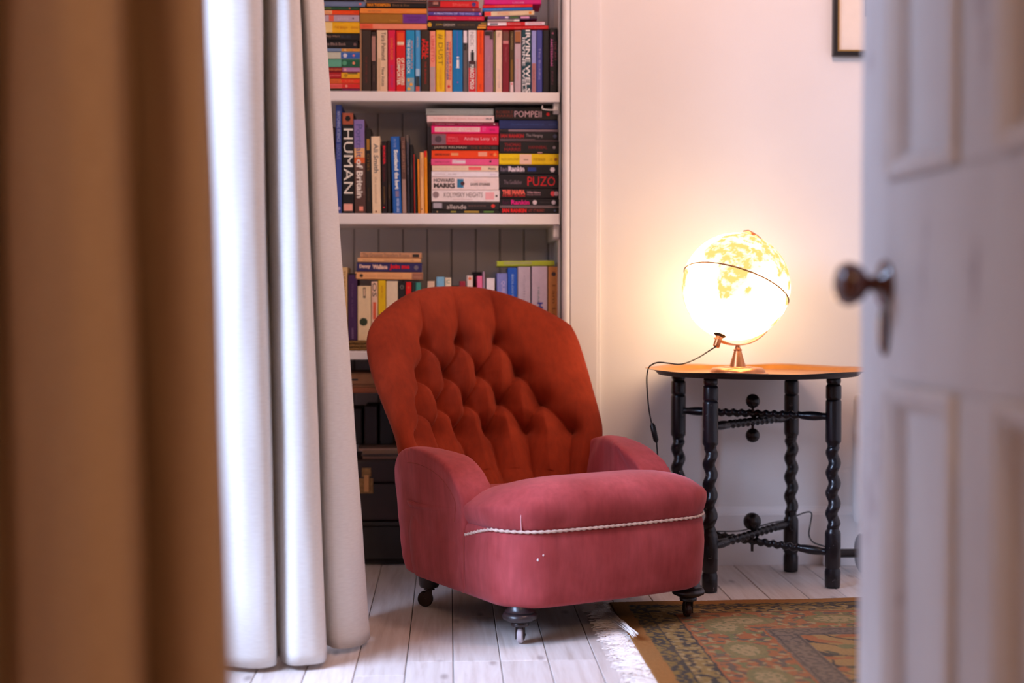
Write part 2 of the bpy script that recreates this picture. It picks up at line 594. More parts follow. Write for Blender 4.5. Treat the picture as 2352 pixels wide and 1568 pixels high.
# architrave: bead, groove, flat, outer lip
ar = empty('trim_3', ((XA1 + XT1) / 2, YW - 0.01, 0), kind='structure')
xb = at_Y(1297, 300, YW - 0.02).x; xg = at_Y(1308.5, 300, YW - 0.02).x
xr0 = at_Y(1373, 300, YW - 0.02).x
MB().tube([( (XA1 + xg) / 2 + 0.001, YW - 0.012, 0.0), ((XA1 + xg) / 2 + 0.001, YW - 0.012, ZA)], (xg - XA1) / 2 + 0.001, 14).build('bead', M_TRIM, ar, world=True, smooth=True, sharp=50)
MB().box((XA1, YW - 0.010, 0), (xg, YW + 0.03, ZA)).build('bead_backing', M_TRIM, ar, world=True)
MB().box((xg + 0.0025, YW - 0.020, 0), (xr0, YW + 0.001, ZA + 0.05)).build('architrave_board', M_TRIM, ar, world=True, bevel=0.0025)
MB().box((xr0 - 0.001, YW - 0.013, 0), (xr0 + 0.011, YW + 0.001, ZA + 0.05)).build('architrave_lip', M_TRIM, ar, world=True, bevel=0.004, seg=3)
MB().box((XL, YW - 0.018, ZA), (XA1 + 0.01, YW + 0.001, ZA + 0.11)).build('architrave_head', M_TRIM, ar, world=True, bevel=0.0025)

# skirting along the back wall, moulded top
zs = at_Y(1760, 1165, YB).z
def skirting(name, x0, x1):
    prof = [(0, 0), (0, zs * 0.87), (0.003, zs * 0.88), (0.004, zs * 0.90), (0.012, zs * 0.97), (0.014, zs), (0.0182, zs), (0.0182, 0)]
    poly = [(YB + a, z) for a, z in prof]
    M = Matrix(((0, 0, 1, x0), (1, 0, 0, 0), (0, 1, 0, 0), (0, 0, 0, 1)))
    o = MB().prism(poly, x1 - x0, M).build(name, M_TRIM)
    o['kind'] = 'structure'
skirting('baseboard_back', xr0 + 0.011, XR)
bb = MB().box((XR - 0.018, YF, 0), (XR, YW, zs)); struct('baseboard_right', bb, M_TRIM, bevel=0.004)
bb = MB().box((XL, YF, 0), (XL + 0.018, YW, zs)); struct('baseboard_left', bb, M_TRIM, bevel=0.004)

# small painted pipe boxing at the foot of the skirting
bx = at_Z(1893, 1300, 0)
pb = MB().box((bx.x, YB - 0.030, 0), (bx.x + 0.32, YB, 0.052)).build('pipe_boxing', M_TRIM, bevel=0.003)
tag(pb, 'low white pipe boxing on the floor against the skirting behind the table', 'boxing')

# ---------------------------------------------------------------- door
SL, SH = cw(0.46, 1.88), cw(0.52, 1.122)
sd = (SH - SL).normalized(); DW = 0.76
nd = Vector((-abs(sd.y), 0, 0)); nd = Vector((sd.y, -sd.x, 0)); nd = nd if nd.x < 0 else -nd
DM = Matrix(((sd.x, nd.x, 0, SL.x), (sd.y, nd.y, 0, SL.y), (0, 0, 1, 0), (0, 0, 0, 1)))   # s, n, z -> world
door = empty('door_1', tuple(SH), kind='structure')
M_DOOR = m_wall('door_paint', (0.66, 0.61, 0.60), 7)
_nt = M_DOOR.node_tree; _b = _nt.nodes['Principled BSDF']
_b.inputs['Roughness'].default_value = 0.4
_v = mapped(_nt, (1, 1, 0.35))
_n = nn(_nt, 'ShaderNodeTexNoise', Scale=7.0, Detail=5.0, Roughness=0.7)
_nt.links.new(_v, _n.inputs['Vector'])
_nt.links.new(ramp(_nt, _n.outputs[0], [(0.33, (0.34, 0.27, 0.28)), (0.42, (0.64, 0.59, 0.58)), (0.7, (0.70, 0.66, 0.65))]), _b.inputs['Base Color'])
T = 0.040
def dbox(name, s0, s1, z0, z1, n0=-T, n1=0.0, bev=0.003, mat=None):
    m = MB().box((s0, n0, z0), (s1, n1, z1))
    m.v = [DM @ v for v in m.v]
    # DM flips handedness when needed
    if DM.to_3x3().determinant() < 0: m.f = [tuple(reversed(f)) for f in m.f]
    return m.build(name, mat or M_DOOR, door, world=True, bevel=bev)
Z0, Z1 = 0.008, 2.02
dbox('stile', 0, 0.112, Z0, Z1); dbox('stile', 0.65, DW, Z0, Z1)
dbox('muntin', 0.33, 0.44, 0.20, 0.70); dbox('muntin', 0.33, 0.44, 0.948, 1.92)
dbox('rail', 0.112, 0.65, Z0, 0.20); dbox('rail', 0.112, 0.65, 0.70, 0.948); dbox('rail', 0.112, 0.65, 1.92, Z1)
def dmould(s0, s1, z0, z1):
    """bolection moulding ring around a panel, profile (offset inwards, height n)"""
    prof = [(0.0, 0.0), (0.002, 0.006), (0.008, 0.009), (0.013, 0.005), (0.020, 0.004), (0.028, -0.004), (0.034, -0.012)]
    vs, fs = [], []
    for o, n in prof:
        vs += [DM @ Vector(q) for q in ((s0+o, n, z0+o), (s1-o, n, z0+o), (s1-o, n, z1-o), (s0+o, n, z1-o))]
    for i in range(len(prof) - 1):
        for k in range(4):
            fs.append((4*i+k, 4*i+(k+1) % 4, 4*i+4+(k+1) % 4, 4*i+4+k))
    mesh_obj('panel_moulding', vs, fs, M_DOOR, door, world=True)
for s0, s1 in ((0.112, 0.33), (0.44, 0.65)):
    for z0, z1 in ((0.20, 0.70), (0.948, 1.92)):
        dbox('panel', s0 + 0.001, s1 - 0.001, z0 + 0.001, z1 - 0.001, -T + 0.010, -0.012)
        dmould(s0, s1, z0, z1)
kz = 0.822; ks = 0.10
KM = DM @ Matrix.Translation((ks, 0, kz)) @ Matrix.Rotation(-pi / 2, 4, 'X')
M_KNOB = simple('brown_bakelite', (78, 36, 22), 0.16, var=0.2, scale=20, coat=0.7)
if (KM.to_3x3() @ Vector((0, 0, 1))).dot(nd) < 0: KM = KM @ Matrix.Rotation(pi, 4, 'X')
rs = MB().lathe([(0.001, 0), (0.029, 0), (0.030, 0.003), (0.026, 0.007), (0.014, 0.010), (0.011, 0.016)], 28, KM)
rs.build('rose', M_KNOB, door, world=True, smooth=True, sharp=60)
kb = MB().lathe([(0.009, 0.010), (0.009, 0.022), (0.013, 0.026), (0.022, 0.033), (0.0275, 0.044), (0.0275, 0.052), (0.022, 0.060), (0.012, 0.064), (0.001, 0.065)], 28, KM)
kb.build('knob', M_KNOB, door, world=True, smooth=True, sharp=60)
es = MB().lathe([(0.001, 0), (0.016, 0), (0.017, 0.003), (0.013, 0.006), (0.001, 0.007)], 24,
                DM @ Matrix.Translation((ks, 0, kz - 0.058)) @ Matrix.Diagonal((1, 1, 1.9, 1)) @ Matrix.Rotation(-pi/2, 4, 'X'))
es.build('keyhole_cover', M_KNOB, door, world=True, smooth=True, sharp=60)
dbox('lock_plate', -0.0015, 0.0, 0.74, 0.90, -0.032, -0.008, 0.0, simple('brass_plate', (120, 92, 50), 0.4, metal=1.0))

# ---------------------------------------------------------------- curtains
def curtain(name, ctrl, ztop, mat, label, nz=90, ns=260, hem=0.012, wr=0.004, ytop=0, ybot=1500, seed=1):
    """ctrl: (px at top, px at bottom, depth at top, depth at bottom)"""
    bot = catmull([P(b, d2, 0) for a, b, d1, d2 in ctrl], ns)
    def toppoint(a, b, d1, d2):
        zt = HCAM + (692 - ytop) / FPX * d1
        return P(a, d1, 0), zt
    tp = catmull([P(a, d1, 0) for a, b, d1, d2 in ctrl], ns)
    zt = HCAM + 692 / FPX * (sum(c[2] for c in ctrl) / len(ctrl))
    vs, fs, uvs = [], [], []
    sl = 0
    ls = [0]
    for k in range(1, ns): ls.append(ls[-1] + (bot[k] - bot[k-1]).length)
    for j in range(nz + 1):
        z = hem + (ztop - hem) * (j / nz)
        t = z / zt
        for k in range(ns):
            p = bot[k].lerp(tp[k], t)
            q = bot[max(k-1,0)] - bot[min(k+1,ns-1)]
            n = Vector((q.y, -q.x, 0)).normalized()
            w = noise.noise(Vector((ls[k]*9, z*1.6, seed))) * 2.2 + noise.noise(Vector((ls[k]*30, z*5.0, seed+5))) * 0.7
            p = p + n * (w * wr)
            zz = z
            if j == 0: zz += 0.004 * noise.noise(Vector((ls[k]*12, 3, seed)))
            vs.append((p.x, p.y, zz)); uvs.append((ls[k], z))
    for j in range(nz):
        for k in range(ns - 1):
            fs.append((j*ns+k, j*ns+k+1, (j+1)*ns+k+1, (j+1)*ns+k))
    base = vs[ns // 2]
    o = mesh_obj(name, vs, fs, mat, None, smooth=True)
    ul = o.data.uv_layers.new(name='UVMap')
    for lp in o.data.loops:
        ul.data[lp.index].uv = uvs[lp.vertex_index]
    m = o.modifiers.new('thick', 'SOLIDIFY'); m.thickness = 0.003; m.offset = 0
    tag(o, label, 'curtain')
    return o
curtain('curtain', [(420, 480, 3.06, 3.10), (450, 515, 3.00, 3.06), (505, 560, 2.955, 3.045), (560, 602, 2.965, 3.045), (592, 624, 2.990, 3.06), (603, 631, 3.04, 3.10), (606, 634, 3.15, 3.18),
                    (611, 641, 3.10, 3.12), (634, 666, 3.035, 3.065), (662, 702, 3.025, 3.06), (682, 736, 3.055, 3.08), (688, 746, 3.13, 3.13), (690, 748, 3.26, 3.25),
                    (694, 752, 3.24, 3.24), (710, 776, 3.19, 3.21), (728, 815, 3.22, 3.23), (743, 842, 3.28, 3.28), (744, 848, 3.34, 3.33), (728, 835, 3.40, 3.38), (700, 790, 3.44, 3.42), (660, 730, 3.46, 3.44)],
        2.30, M_LINEN, 'long cream linen curtain hanging beside the bookshelves, daylight on its folds', wr=0.0022)
curtain('curtain', [(-320, -300, 1.34, 1.34), (-200, -180, 1.27, 1.27), (-60, -60, 1.30, 1.30), (10, 10, 1.38, 1.38), (45, 55, 1.31, 1.30), (150, 170, 1.26, 1.26), (262, 290, 1.27, 1.265), (288, 330, 1.31, 1.30), (300, 350, 1.385, 1.37),
                    (335, 380, 1.36, 1.34), (400, 450, 1.31, 1.31), (450, 520, 1.30, 1.30), (474, 549, 1.31, 1.31), (476, 552, 1.335, 1.335), (455, 530, 1.37, 1.37), (400, 450, 1.40, 1.40)],
        2.30, M_TAN, 'heavy tan curtain in the foreground at the left edge, close and out of focus', wr=0.003, seed=9)
# rods above the frame carry both curtains
def rod(a, b, label):
    r = empty('curtain_rod', tuple(a), label=label, cat='curtain rod')
    d = (b - a).normalized()
    MB().tube([a, b], 0.011, 14).build('pole', M_BRONZE, r, world=True, smooth=True, sharp=50)
    for q in (a - d * 0.012, b + d * 0.012): MB().sphere(q, 0.019).build('finial', M_BRONZE, r, world=True, smooth=True)
    for t in (0.12, 0.88):
        p = a.lerp(b, t)
        MB().box((XL, p.y - 0.008, p.z - 0.025), (p.x + 0.008, p.y + 0.008, p.z - 0.009)).build('bracket', M_BRONZE, r, world=True, bevel=0.002)
    return r
_z = Vector((0, 0, 2.325))
rod(P(405, 3.02, 0) + _z, P(760, 3.28, 0) + _z, 'bronze curtain rod carrying the long cream linen curtain, near the ceiling')
rod(P(-330, 1.32, 0) + _z, P(575, 1.33, 0) + _z, 'bronze curtain rod carrying the heavy tan curtain, near the ceiling')
# ---------------------------------------------------------------- armchair
CC = cw(0.100, 3.642)
cf = RT * 0.515 + FW * -0.857      # chair front direction
cx_ = RT * 0.857 + FW * 0.515      # chair's right as seen
rz = atan2(cx_.y, cx_.x)
# local x = cx_, local y = backwards (-cf), z up
chair = empty('armchair', tuple(CC), (0, 0, rz), 'low buttoned velvet armchair, lamp and window tint in its colour, on casters by the bookshelves', 'armchair')
def L(x, y, z): return Vector((x, -y, z))     # y given as forward

# --- back
GW = [(0.10, 0.262), (0.25, 0.280), (0.36, 0.302), (0.43, 0.314), (0.52, 0.328), (0.60, 0.339), (0.66, 0.341), (0.70, 0.336), (0.742, 0.319), (0.78, 0.294), (0.86, 0.25)]
YM = [(0.10, -0.235), (0.20, -0.300), (0.31, -0.385), (0.38, -0.432), (0.443, -0.468), (0.5235, -0.500), (0.61, -0.526), (0.69, -0.548), (0.78, -0.570), (0.86, -0.592)]
WB = [(0.10, 0.05), (0.25, 0.11), (0.36, 0.17), (0.43, 0.195), (0.52, 0.165), (0.62, 0.125), (0.72, 0.100), (0.86, 0.085)]
ZB0 = 0.10
def ztop(u): return 0.843 - 0.092 * abs(u) ** 2.8 - 0.022 * abs(u) ** 12
def bmid(u, v):
    z = ZB0 + (ztop(u) - ZB0) * v
    x = u * sinterp(z, GW)
    y = sinterp(z, YM) + 0.028 * min(1, max(0, (z - 0.3) / 0.2)) + sinterp(z, WB) * abs(u) ** 2.3
    return Vector((x + 0.020 * min(1, max(0, (z - 0.25) / 0.2)), y, z))
def bnorm(u, v):
    e = 0.004
    a = bmid(min(u+e, 1), v) - bmid(max(u-e, -1), v)
    b = bmid(u, min(v+e, 1)) - bmid(u, max(v-e, 0))
    n = a.cross(b)
    # y is forward here
    n = -n if n.y < 0 else n
    return n.normalized()
rows = [(0.693, (-1, 0, 1)), (0.606, (-1.5, -.5, .5, 1.5)), (0.524, (-2, -1, 0, 1, 2)), (0.446, (-2.5, -1.5, -.5, .5, 1.5, 2.5))]
def sx(s, z): return s * 0.098 * interp(z, [(0.28, 0.84), (0.44, 0.98), (0.53, 1.0), (0.69, 1.20), (0.84, 1.20)])
BT = [(sx(s, z), z) for z, r in rows for s in r]
SEG = []
for (z1, r1), (z2, r2) in zip(rows, rows[1:]):
    for a in r1:
        for b in r2:
            if abs(a - b) < 0.6: SEG.append((sx(a, z1), z1, sx(b, z2), z2, 1.0))
for s in rows[0][1]: SEG.append((sx(s, .693), .693, sx(s, .90) * (1.02), .90, 0.8))
for s in rows[3][1]: SEG.append((sx(s, .446), .446, sx(s, .25), .25, 0.9))
# outer buttons: short creases fading towards the border
def segd(x, z, s):
    x1, z1, x2, z2, w = s
    dx, dz = x2 - x1, z2 - z1
    t = max(0, min(1, ((x-x1)*dx + (z-z1)*dz) / (dx*dx+dz*dz)))
    return sqrt((x-x1-t*dx)**2 + (z-z1-t*dz)**2), t
def tuft(x, z):
    d = 1e9; w = 1
    for s in SEG:
        if abs(x - (s[0]+s[2])/2) > 0.16 or z > max(s[1], s[3]) + 0.1 or z < min(s[1], s[3]) - 0.1: continue
        q, t = segd(x, z, s)
        if q < d: d, w = q, s[4]
    db = min((x-bx)**2 + (z-bz)**2 for bx, bz in BT) ** 0.5
    q = 0.025 * (1 - exp(-(d / 0.027) ** 1.25)) - 0.011
    q -= 0.009 * exp(-(d / 0.0035)) * w
    q -= 0.036 * exp(-(db / 0.017) ** 1.4)
    q -= 0.014 * exp(-(db / 0.036) ** 2)
    return q
NU, NV = 300, 250
def emap(t): return sin(t * pi / 2)
def back_front(u, v):
    m = bmid(u, v); n = bnorm(u, v)
    e = ((1 - abs(u) ** 9) * (1 - max(v, 0) ** 10)) ** 0.5
    p = m + n * (0.058 * e)
    fade = e ** 2
    z = m.z
    fz = min(1, max(0, (z - 0.22) / 0.1))
    return p, n, fade * fz
gv, gf = [], []
for sheet in (0, 1):
    for j in range(NV + 1):
        v = emap(j / NV) if True else j / NV
        for i in range(NU + 1):
            u = emap(2 * i / NU - 1)
            if sheet == 0:
                p, n, fd = back_front(u, v)
                if fd > 0.01: p = p + n * (tuft(p.x, p.z) * fd)
            else:
                m = bmid(u, v); n = bnorm(u, v)
                e = ((1 - abs(u) ** 9) * (1 - v ** 10)) ** 0.5
                p = m - n * (0.040 * e)
            gv.append(L(*p))
W1 = NU + 1
off = W1 * (NV + 1)
for j in range(NV):
    for i in range(NU):
        a = j*W1+i
        gf.append((a, a+1, a+1+W1, a+W1))
        gf.append((off+a, off+a+W1, off+a+1+W1, off+a+1))
bk = mesh_obj('backrest', gv, gf, M_VELVET, chair, smooth=True, label='deep buttoned velvet back, lamp tint in its colour')
bmh = bmesh.new(); bmh.from_mesh(bk.data)
bmesh.ops.remove_doubles(bmh, verts=bmh.verts, dist=1e-5)
bmesh.ops.recalc_face_normals(bmh, faces=bmh.faces)
bmh.to_mesh(bk.data); bmh.free(); bk.data.shade_smooth()
# buttons
for bx_, bz_ in BT:
    best = None
    u = bx_ / sinterp(bz_, GW)
    v = (bz_ - ZB0) / (ztop(u) - ZB0)
    for _ in range(6):   # solve for the point whose front position projects there
        p, n, fd = back_front(u, v)
        u += (bx_ - p.x) / 0.33; v += (bz_ - p.z) / 0.73
    p, n, fd = back_front(u, v)
    p = p + n * (tuft(p.x, p.z) * fd + 0.0015)
    q = L(*n).to_track_quat('Z', 'Y').to_matrix().to_4x4()
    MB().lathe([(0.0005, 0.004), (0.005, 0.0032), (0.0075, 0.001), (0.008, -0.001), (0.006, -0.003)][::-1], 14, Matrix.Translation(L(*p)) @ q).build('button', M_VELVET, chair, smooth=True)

# --- plan outline of the seat (x, y forward), counter-clockwise from the left rear
def outline(a=0.302, yf=0.305, yb=-0.27, rf=0.105, rb=0.10, n=14, bow=0.016):
    pts = []
    def arc(cx0, cy0, r, a0, a1):
        for k in range(n + 1):
            t = a0 + (a1 - a0) * k / n
            pts.append((cx0 + r * cos(t), cy0 + r * sin(t)))
    def line(p, q, m):
        for k in range(1, m):
            pts.append((p[0] + (q[0]-p[0]) * k / m, p[1] + (q[1]-p[1]) * k / m))
    arc(-a + rb, yb + rb, rb, 1.5 * pi, pi)
    line((-a, yb + rb), (-a, yf - rf), 14)
    arc(-a + rf, yf - rf, rf, pi, pi / 2)
    line((-a + rf, yf), (a - rf, yf), 24)
    arc(a - rf, yf - rf, rf, pi / 2, 0)
    line((a, yf - rf), (a, yb + rb), 14)
    arc(a - rb, yb + rb, rb, 0, -pi / 2)
    line((a - rb, yb), (-a + rb, yb), 20)
    out = []
    for x, y in pts:
        if y > 0: y += bow * (1 - (x / a) ** 2) * (y / yf)
        out.append((x, y))
    return out
OUT = outline()
NO = len(OUT)
def onorm(k):
    x1, y1 = OUT[k-1]; x2, y2 = OUT[(k+1) % NO]
    d = Vector((x2-x1, y2-y1)).normalized()
    return Vector((-d.y, d.x))
CEN = (0, 0.02)
def rings(prof):
    vs, fs = [], []
    for z, o, s in prof:
        for k, (x, y) in enumerate(OUT):
            n = onorm(k)
            px, py = x + n.x * o, y + n.y * o
            px, py = CEN[0] + (px - CEN[0]) * s, CEN[1] + (py - CEN[1]) * s
            zz = z(px, py) if callable(z) else z
            vs.append(L(px, py, zz))
    for i in range(len(prof) - 1):
        for k in range(NO):
            k2 = (k+1) % NO
            fs.append((i*NO+k, (i+1)*NO+k, (i+1)*NO+k2, i*NO+k2))
    fs.append(tuple(range(NO)))
    fs.append(tuple(reversed(range((len(prof)-1)*NO, len(prof)*NO))))
    return vs, fs
vs, fs = rings([(0.088, -0.05, 1), (0.088, -0.03, 1), (0.089, -0.018, 1), (0.093, -0.009, 1), (0.101, -0.004, 1), (0.12, 0.0, 1), (0.16, 0.004, 1), (0.20, 0.006, 1), (0.235, 0.004, 1),
                (0.262, 0.0, 1), (0.268, -0.003, 1), (0.270, -0.02, 1)])
mesh_obj('seat_box', vs, fs, M_VELVET_COOL, chair, smooth=True, sharp=80, label='velvet front and sides of the seat, window tint in its colour')
def kz_(x, y):
    t = max(0.0, min(1.0, (0.25 - y) / 0.42)); t = t * t * (3 - 2 * t)
    return 1 - 0.60 * t
def zc(z):
    def f(x, y):
        e = max(0.0, (abs(x) - 0.10) / 0.20)
        up = min(1, max(0, (z - 0.31) / 0.05))
        return 0.262 + (z - 0.262) * kz_(x, y) * (1 - 0.27 * e * e * up)
    return f
vs, fs = rings([(0.262, -0.02, 1), (0.268, -0.004, 1), (0.275, 0.001, 1)] + [(zc(z), o, s_) for z, o, s_ in
                ((0.285, 0.006, 1), (0.300, 0.010, 1), (0.316, 0.012, 1), (0.332, 0.010, 1), (0.346, 0.004, 1), (0.357, -0.005, 1), (0.366, -0.016, 1), (0.373, -0.030, 1),
                (0.378, -0.030, 0.95), (0.382, -0.030, 0.88), (0.384, -0.03, 0.76), (0.385, -0.03, 0.6), (0.385, -0.03, 0.4), (0.385, -0.03, 0.2), (0.385, -0.03, 0.03))])
mesh_obj('seat_cushion', vs, fs, M_VELVET_COOL, chair, smooth=True, sharp=80, label='domed velvet seat cushion, window tint in its colour')
# cord piping along the front and sides
pc = []
for k in range(NO):
    x, y = OUT[k]
    if y > 0.088:
        n = onorm(k)
        pc.append((k, L(x + n.x * 0.003, y + n.y * 0.003, 0.2695 - 0.034 * max(0.0, (0.22 - y) / 0.14) ** 1.2 * (1 if x < 0 else 0.35))))
ks_ = [p[1] for p in pc]
dense = catmull(ks_, 700)
MB().tube(dense, 0.0031, 10, twist=lambda i, a, s: 0.0010 * cos(2 * a - s * 2 * pi / 0.016)).build('piping_cord', M_CORD, chair, smooth=True, label='pale twisted cord around the seat edge')
# short pale seam at the left front corner of the cushion, and panel seams
def offs(k, o, z, s=1.0):
    x, y = OUT[k]; n = onorm(k)
    return L((x + n.x * o), (y + n.y * o), z)
kc = min(range(NO), key=lambda k: (OUT[k][0] + 0.255) ** 2 + (OUT[k][1] - 0.280) ** 2)
MB().tube(catmull([offs(kc, 0.002, 0.272), offs(kc, 0.0078, 0.288), offs(kc, 0.0106, 0.303), offs(kc, 0.0095, 0.317), offs(kc, 0.004, 0.330)], 16), lambda i: 0.0016 * (1 - (i / 15) ** 2 * 0.8), 6).build(
    'corner_seam', simple('pale_pink_thread', (224, 160, 165), 0.8), chair, smooth=True, label='pale stitched corner seam')

# --- arms
from mathutils.bvhtree import BVHTree
PROF = [(-0.262, 0.092), (-0.292, 0.16), (-0.318, 0.24), (-0.330, 0.31), (-0.318, 0.368), (-0.270, 0.404), (-0.205, 0.424), (-0.14, 0.430), (-0.06, 0.423), (0.00, 0.409), (0.042, 0.390), (0.074, 0.367),
        (0.099, 0.338), (0.108, 0.308), (0.104, 0.284), (0.097, 0.264), (0.092, 0.235), (0.089, 0.18), (0.090, 0.13), (0.096, 0.092)]
def arm(side):
    pr = catmull([(y, z, 0) for y, z in PROF], 90)
    a, b = pr[-1], pr[0]
    pr += [a.lerp(b, k / 12) for k in range(1, 12)]
    n = len(pr)
    def xo(y, z):
        top = min(1, max(0, (z - 0.26) / 0.08))
        o = 0.310 + 0.010 * top + 0.006 * top * min(1, max(0, (y + 0.1) / 0.2))
        if z < 0.14: o -= 0.014 * (0.14 - z) / 0.05
        if y < -0.16: o -= 1.1 * (-0.16 - y) ** 2
        return o
    def xi(y, z):
        top = min(1, max(0, (z - 0.28) / 0.04))
        lo = 0.262
        hi = 0.221 + 0.080 * min(1, max(0, (-0.02 - y) / 0.22))
        hi = min(hi, xo(y, z) - 0.030); lo = min(lo, xo(y, z) - 0.020)
        return lo + (hi - lo) * top
    vs, fs = [], []
    layers = 6
    for j in range(layers + 1):
        f = j / layers
        for p in pr:
            o, i = xo(p.x, p.y), xi(p.x, p.y)
            vs.append(L(side * (i + (o - i) * f), p.x, p.y))
    for j in range(layers):
        for k in range(n):
            k2 = (k + 1) % n
            fs.append((j*n+k, j*n+k2, (j+1)*n+k2, (j+1)*n+k))
    fs.append(tuple(reversed(range(n)))); fs.append(tuple(range(layers * n, (layers + 1) * n)))
    o = mesh_obj('arm', vs, fs, M_VELVET_COOL, chair, smooth=True, label='velvet arm with rolled top, window tint in its colour')
    bmh = bmesh.new(); bmh.from_mesh(o.data)
    bmesh.ops.triangulate(bmh, faces=[f for f in bmh.faces if len(f.verts) > 4])
    bmesh.ops.recalc_face_normals(bmh, faces=bmh.faces)
    bmh.to_mesh(o.data); bmh.free()
    m = o.modifiers.new('r', 'REMESH'); m.mode = 'VOXEL'; m.voxel_size = 0.0045; m.use_smooth_shade = True
    m = o.modifiers.new('s', 'SMOOTH'); m.factor = 0.5; m.iterations = 46
    dg = bpy.context.evaluated_depsgraph_get()
    me = bpy.data.meshes.new_from_object(o.evaluated_get(dg))
    o.modifiers.clear(); o.data = me; me.shade_smooth()
    if not me.materials: me.materials.append(M_VELVET_COOL)
    bvh = BVHTree.FromPolygons([v.co.copy() for v in me.vertices], [tuple(p.vertices) for p in me.polygons])
    # stitched line between rolled pad and side panel
    cen = Vector((-0.08, 0.27, 0))
    sp = []
    for k in range(4, 88):
        p = pr[k]
        d = pr[min(k+1, n-1)] - pr[k-1]
        q = Vector((-d.y, d.x, 0)).normalized()
        if q.dot(p - cen) < 0: q = -q
        p = p - q * 0.043
        if p.y > 0.262 and p.x > -0.20:
            h = bvh.find_nearest(L(side * 0.34, p.x, p.y))
            if h[0]: sp.append(h[0] + h[1] * 0.0002)
    if len(sp) > 4: MB().tube(sp, 0.0009, 5).build('arm_seam', M_SEAM, chair, smooth=True)
    return o
arm(-1); arm(1)
# seam where side panel meets the front box
MB().tube([L(-0.3085, 0.094, z) for z in (0.10, 0.14, 0.18, 0.22, 0.255)], 0.0009, 5).build('panel_seam', M_SEAM, chair)
# underside webbing board
MB().prism([(x * 0.84, -y * 0.84) for x, y in OUT], 0.010, Matrix.Translation((0, 0, 0.084))).build('underside', simple('dark_hessian', (34, 26, 24), 0.9), chair)
# two pale flecks of lint on the front
kl = min(range(NO), key=lambda k: (OUT[k][0] + 0.215) ** 2 + (OUT[k][1] - 0.30) ** 2)
for dz, r in ((0.2165, 0.0022), (0.206, 0.003)):
    MB().sphere(offs(kl - (1 if r > 0.0025 else 0), 0.0062, dz), r, 8, 6, (1, 0.5, 1.2)).build('lint_fleck', simple('white_lint', (235, 225, 230), 0.9), chair)

# --- feet and casters
M_WHEEL = simple('ceramic_wheel', (190, 178, 182), 0.3, var=0.1)
M_WHEELB = simple('brown_wheel', (60, 34, 26), 0.3, var=0.2)
M_IRON = simple('dark_iron', (50, 36, 32), 0.4, metal=0.7, var=0.2)
def foot(x, y, turned, ang, wmat, lift=0.0):
    base = Matrix.Translation(L(x, y, 0))
    f = bpy.data.objects.new('foot', None); f.location = L(x, y, lift); place(f, chair)
    if turned:
        prof = [(0.012, 0.042), (0.021, 0.044), (0.022, 0.050), (0.020, 0.053), (0.030, 0.056), (0.040, 0.061), (0.042, 0.067), (0.039, 0.073), (0.034, 0.075), (0.036, 0.079), (0.030, 0.083), (0.028, 0.098)]
    else:
        prof = [(0.012, 0.050), (0.024, 0.052), (0.027, 0.060), (0.030, 0.098)]
    o = MB().lathe(prof, 28).build('turned_foot' if turned else 'block_foot', M_DARKWOOD, f, smooth=True, sharp=60)
    R = Matrix.Rotation(ang, 4, 'Z')
    r = 0.0205
    wh = MB().lathe([(0.004, -0.007), (r - 0.003, -0.007), (r, -0.004), (r, 0.004), (r - 0.003, 0.007), (0.004, 0.007)], 24,
                    R @ Matrix.Translation((0, 0.010, r)) @ Matrix.Rotation(pi/2, 4, 'Y'))
    wh.build('wheel', wmat, f, smooth=True, sharp=40)
    fk = MB()
    for sxx in (-1, 1):
        fk.prism([(-0.006, 0.012), (0.014, 0.012), (0.016, 0.026), (0.007, 0.046), (-0.008, 0.048)], 0.0022,
                 R @ Matrix.Translation((sxx * 0.0095 - 0.0011, 0, 0)) @ Matrix(((0, 0, 1, 0), (1, 0, 0, 0), (0, 1, 0, 0), (0, 0, 0, 1))))
    fk.box((-0.011, -0.010, 0.0435), (0.011, 0.010, 0.048))
    fk.lathe([(0.011, 0.044), (0.013, 0.05), (0.012, 0.056)], 16)
    fk.tube([R @ Vector((-0.012, 0.010, r)), R @ Vector((0.012, 0.010, r))], 0.003, 8)
    fk.build('caster_fork', M_IRON, f, smooth=True, sharp=40)
foot(-0.245, 0.250, True, radians(-38), M_WHEEL)
foot(0.250, 0.250, True, radians(-20), M_WHEELB, 0.0055)
foot(-0.235, -0.225, False, radians(60), M_IRON)
foot(0.235, -0.225, False, radians(20), M_IRON)
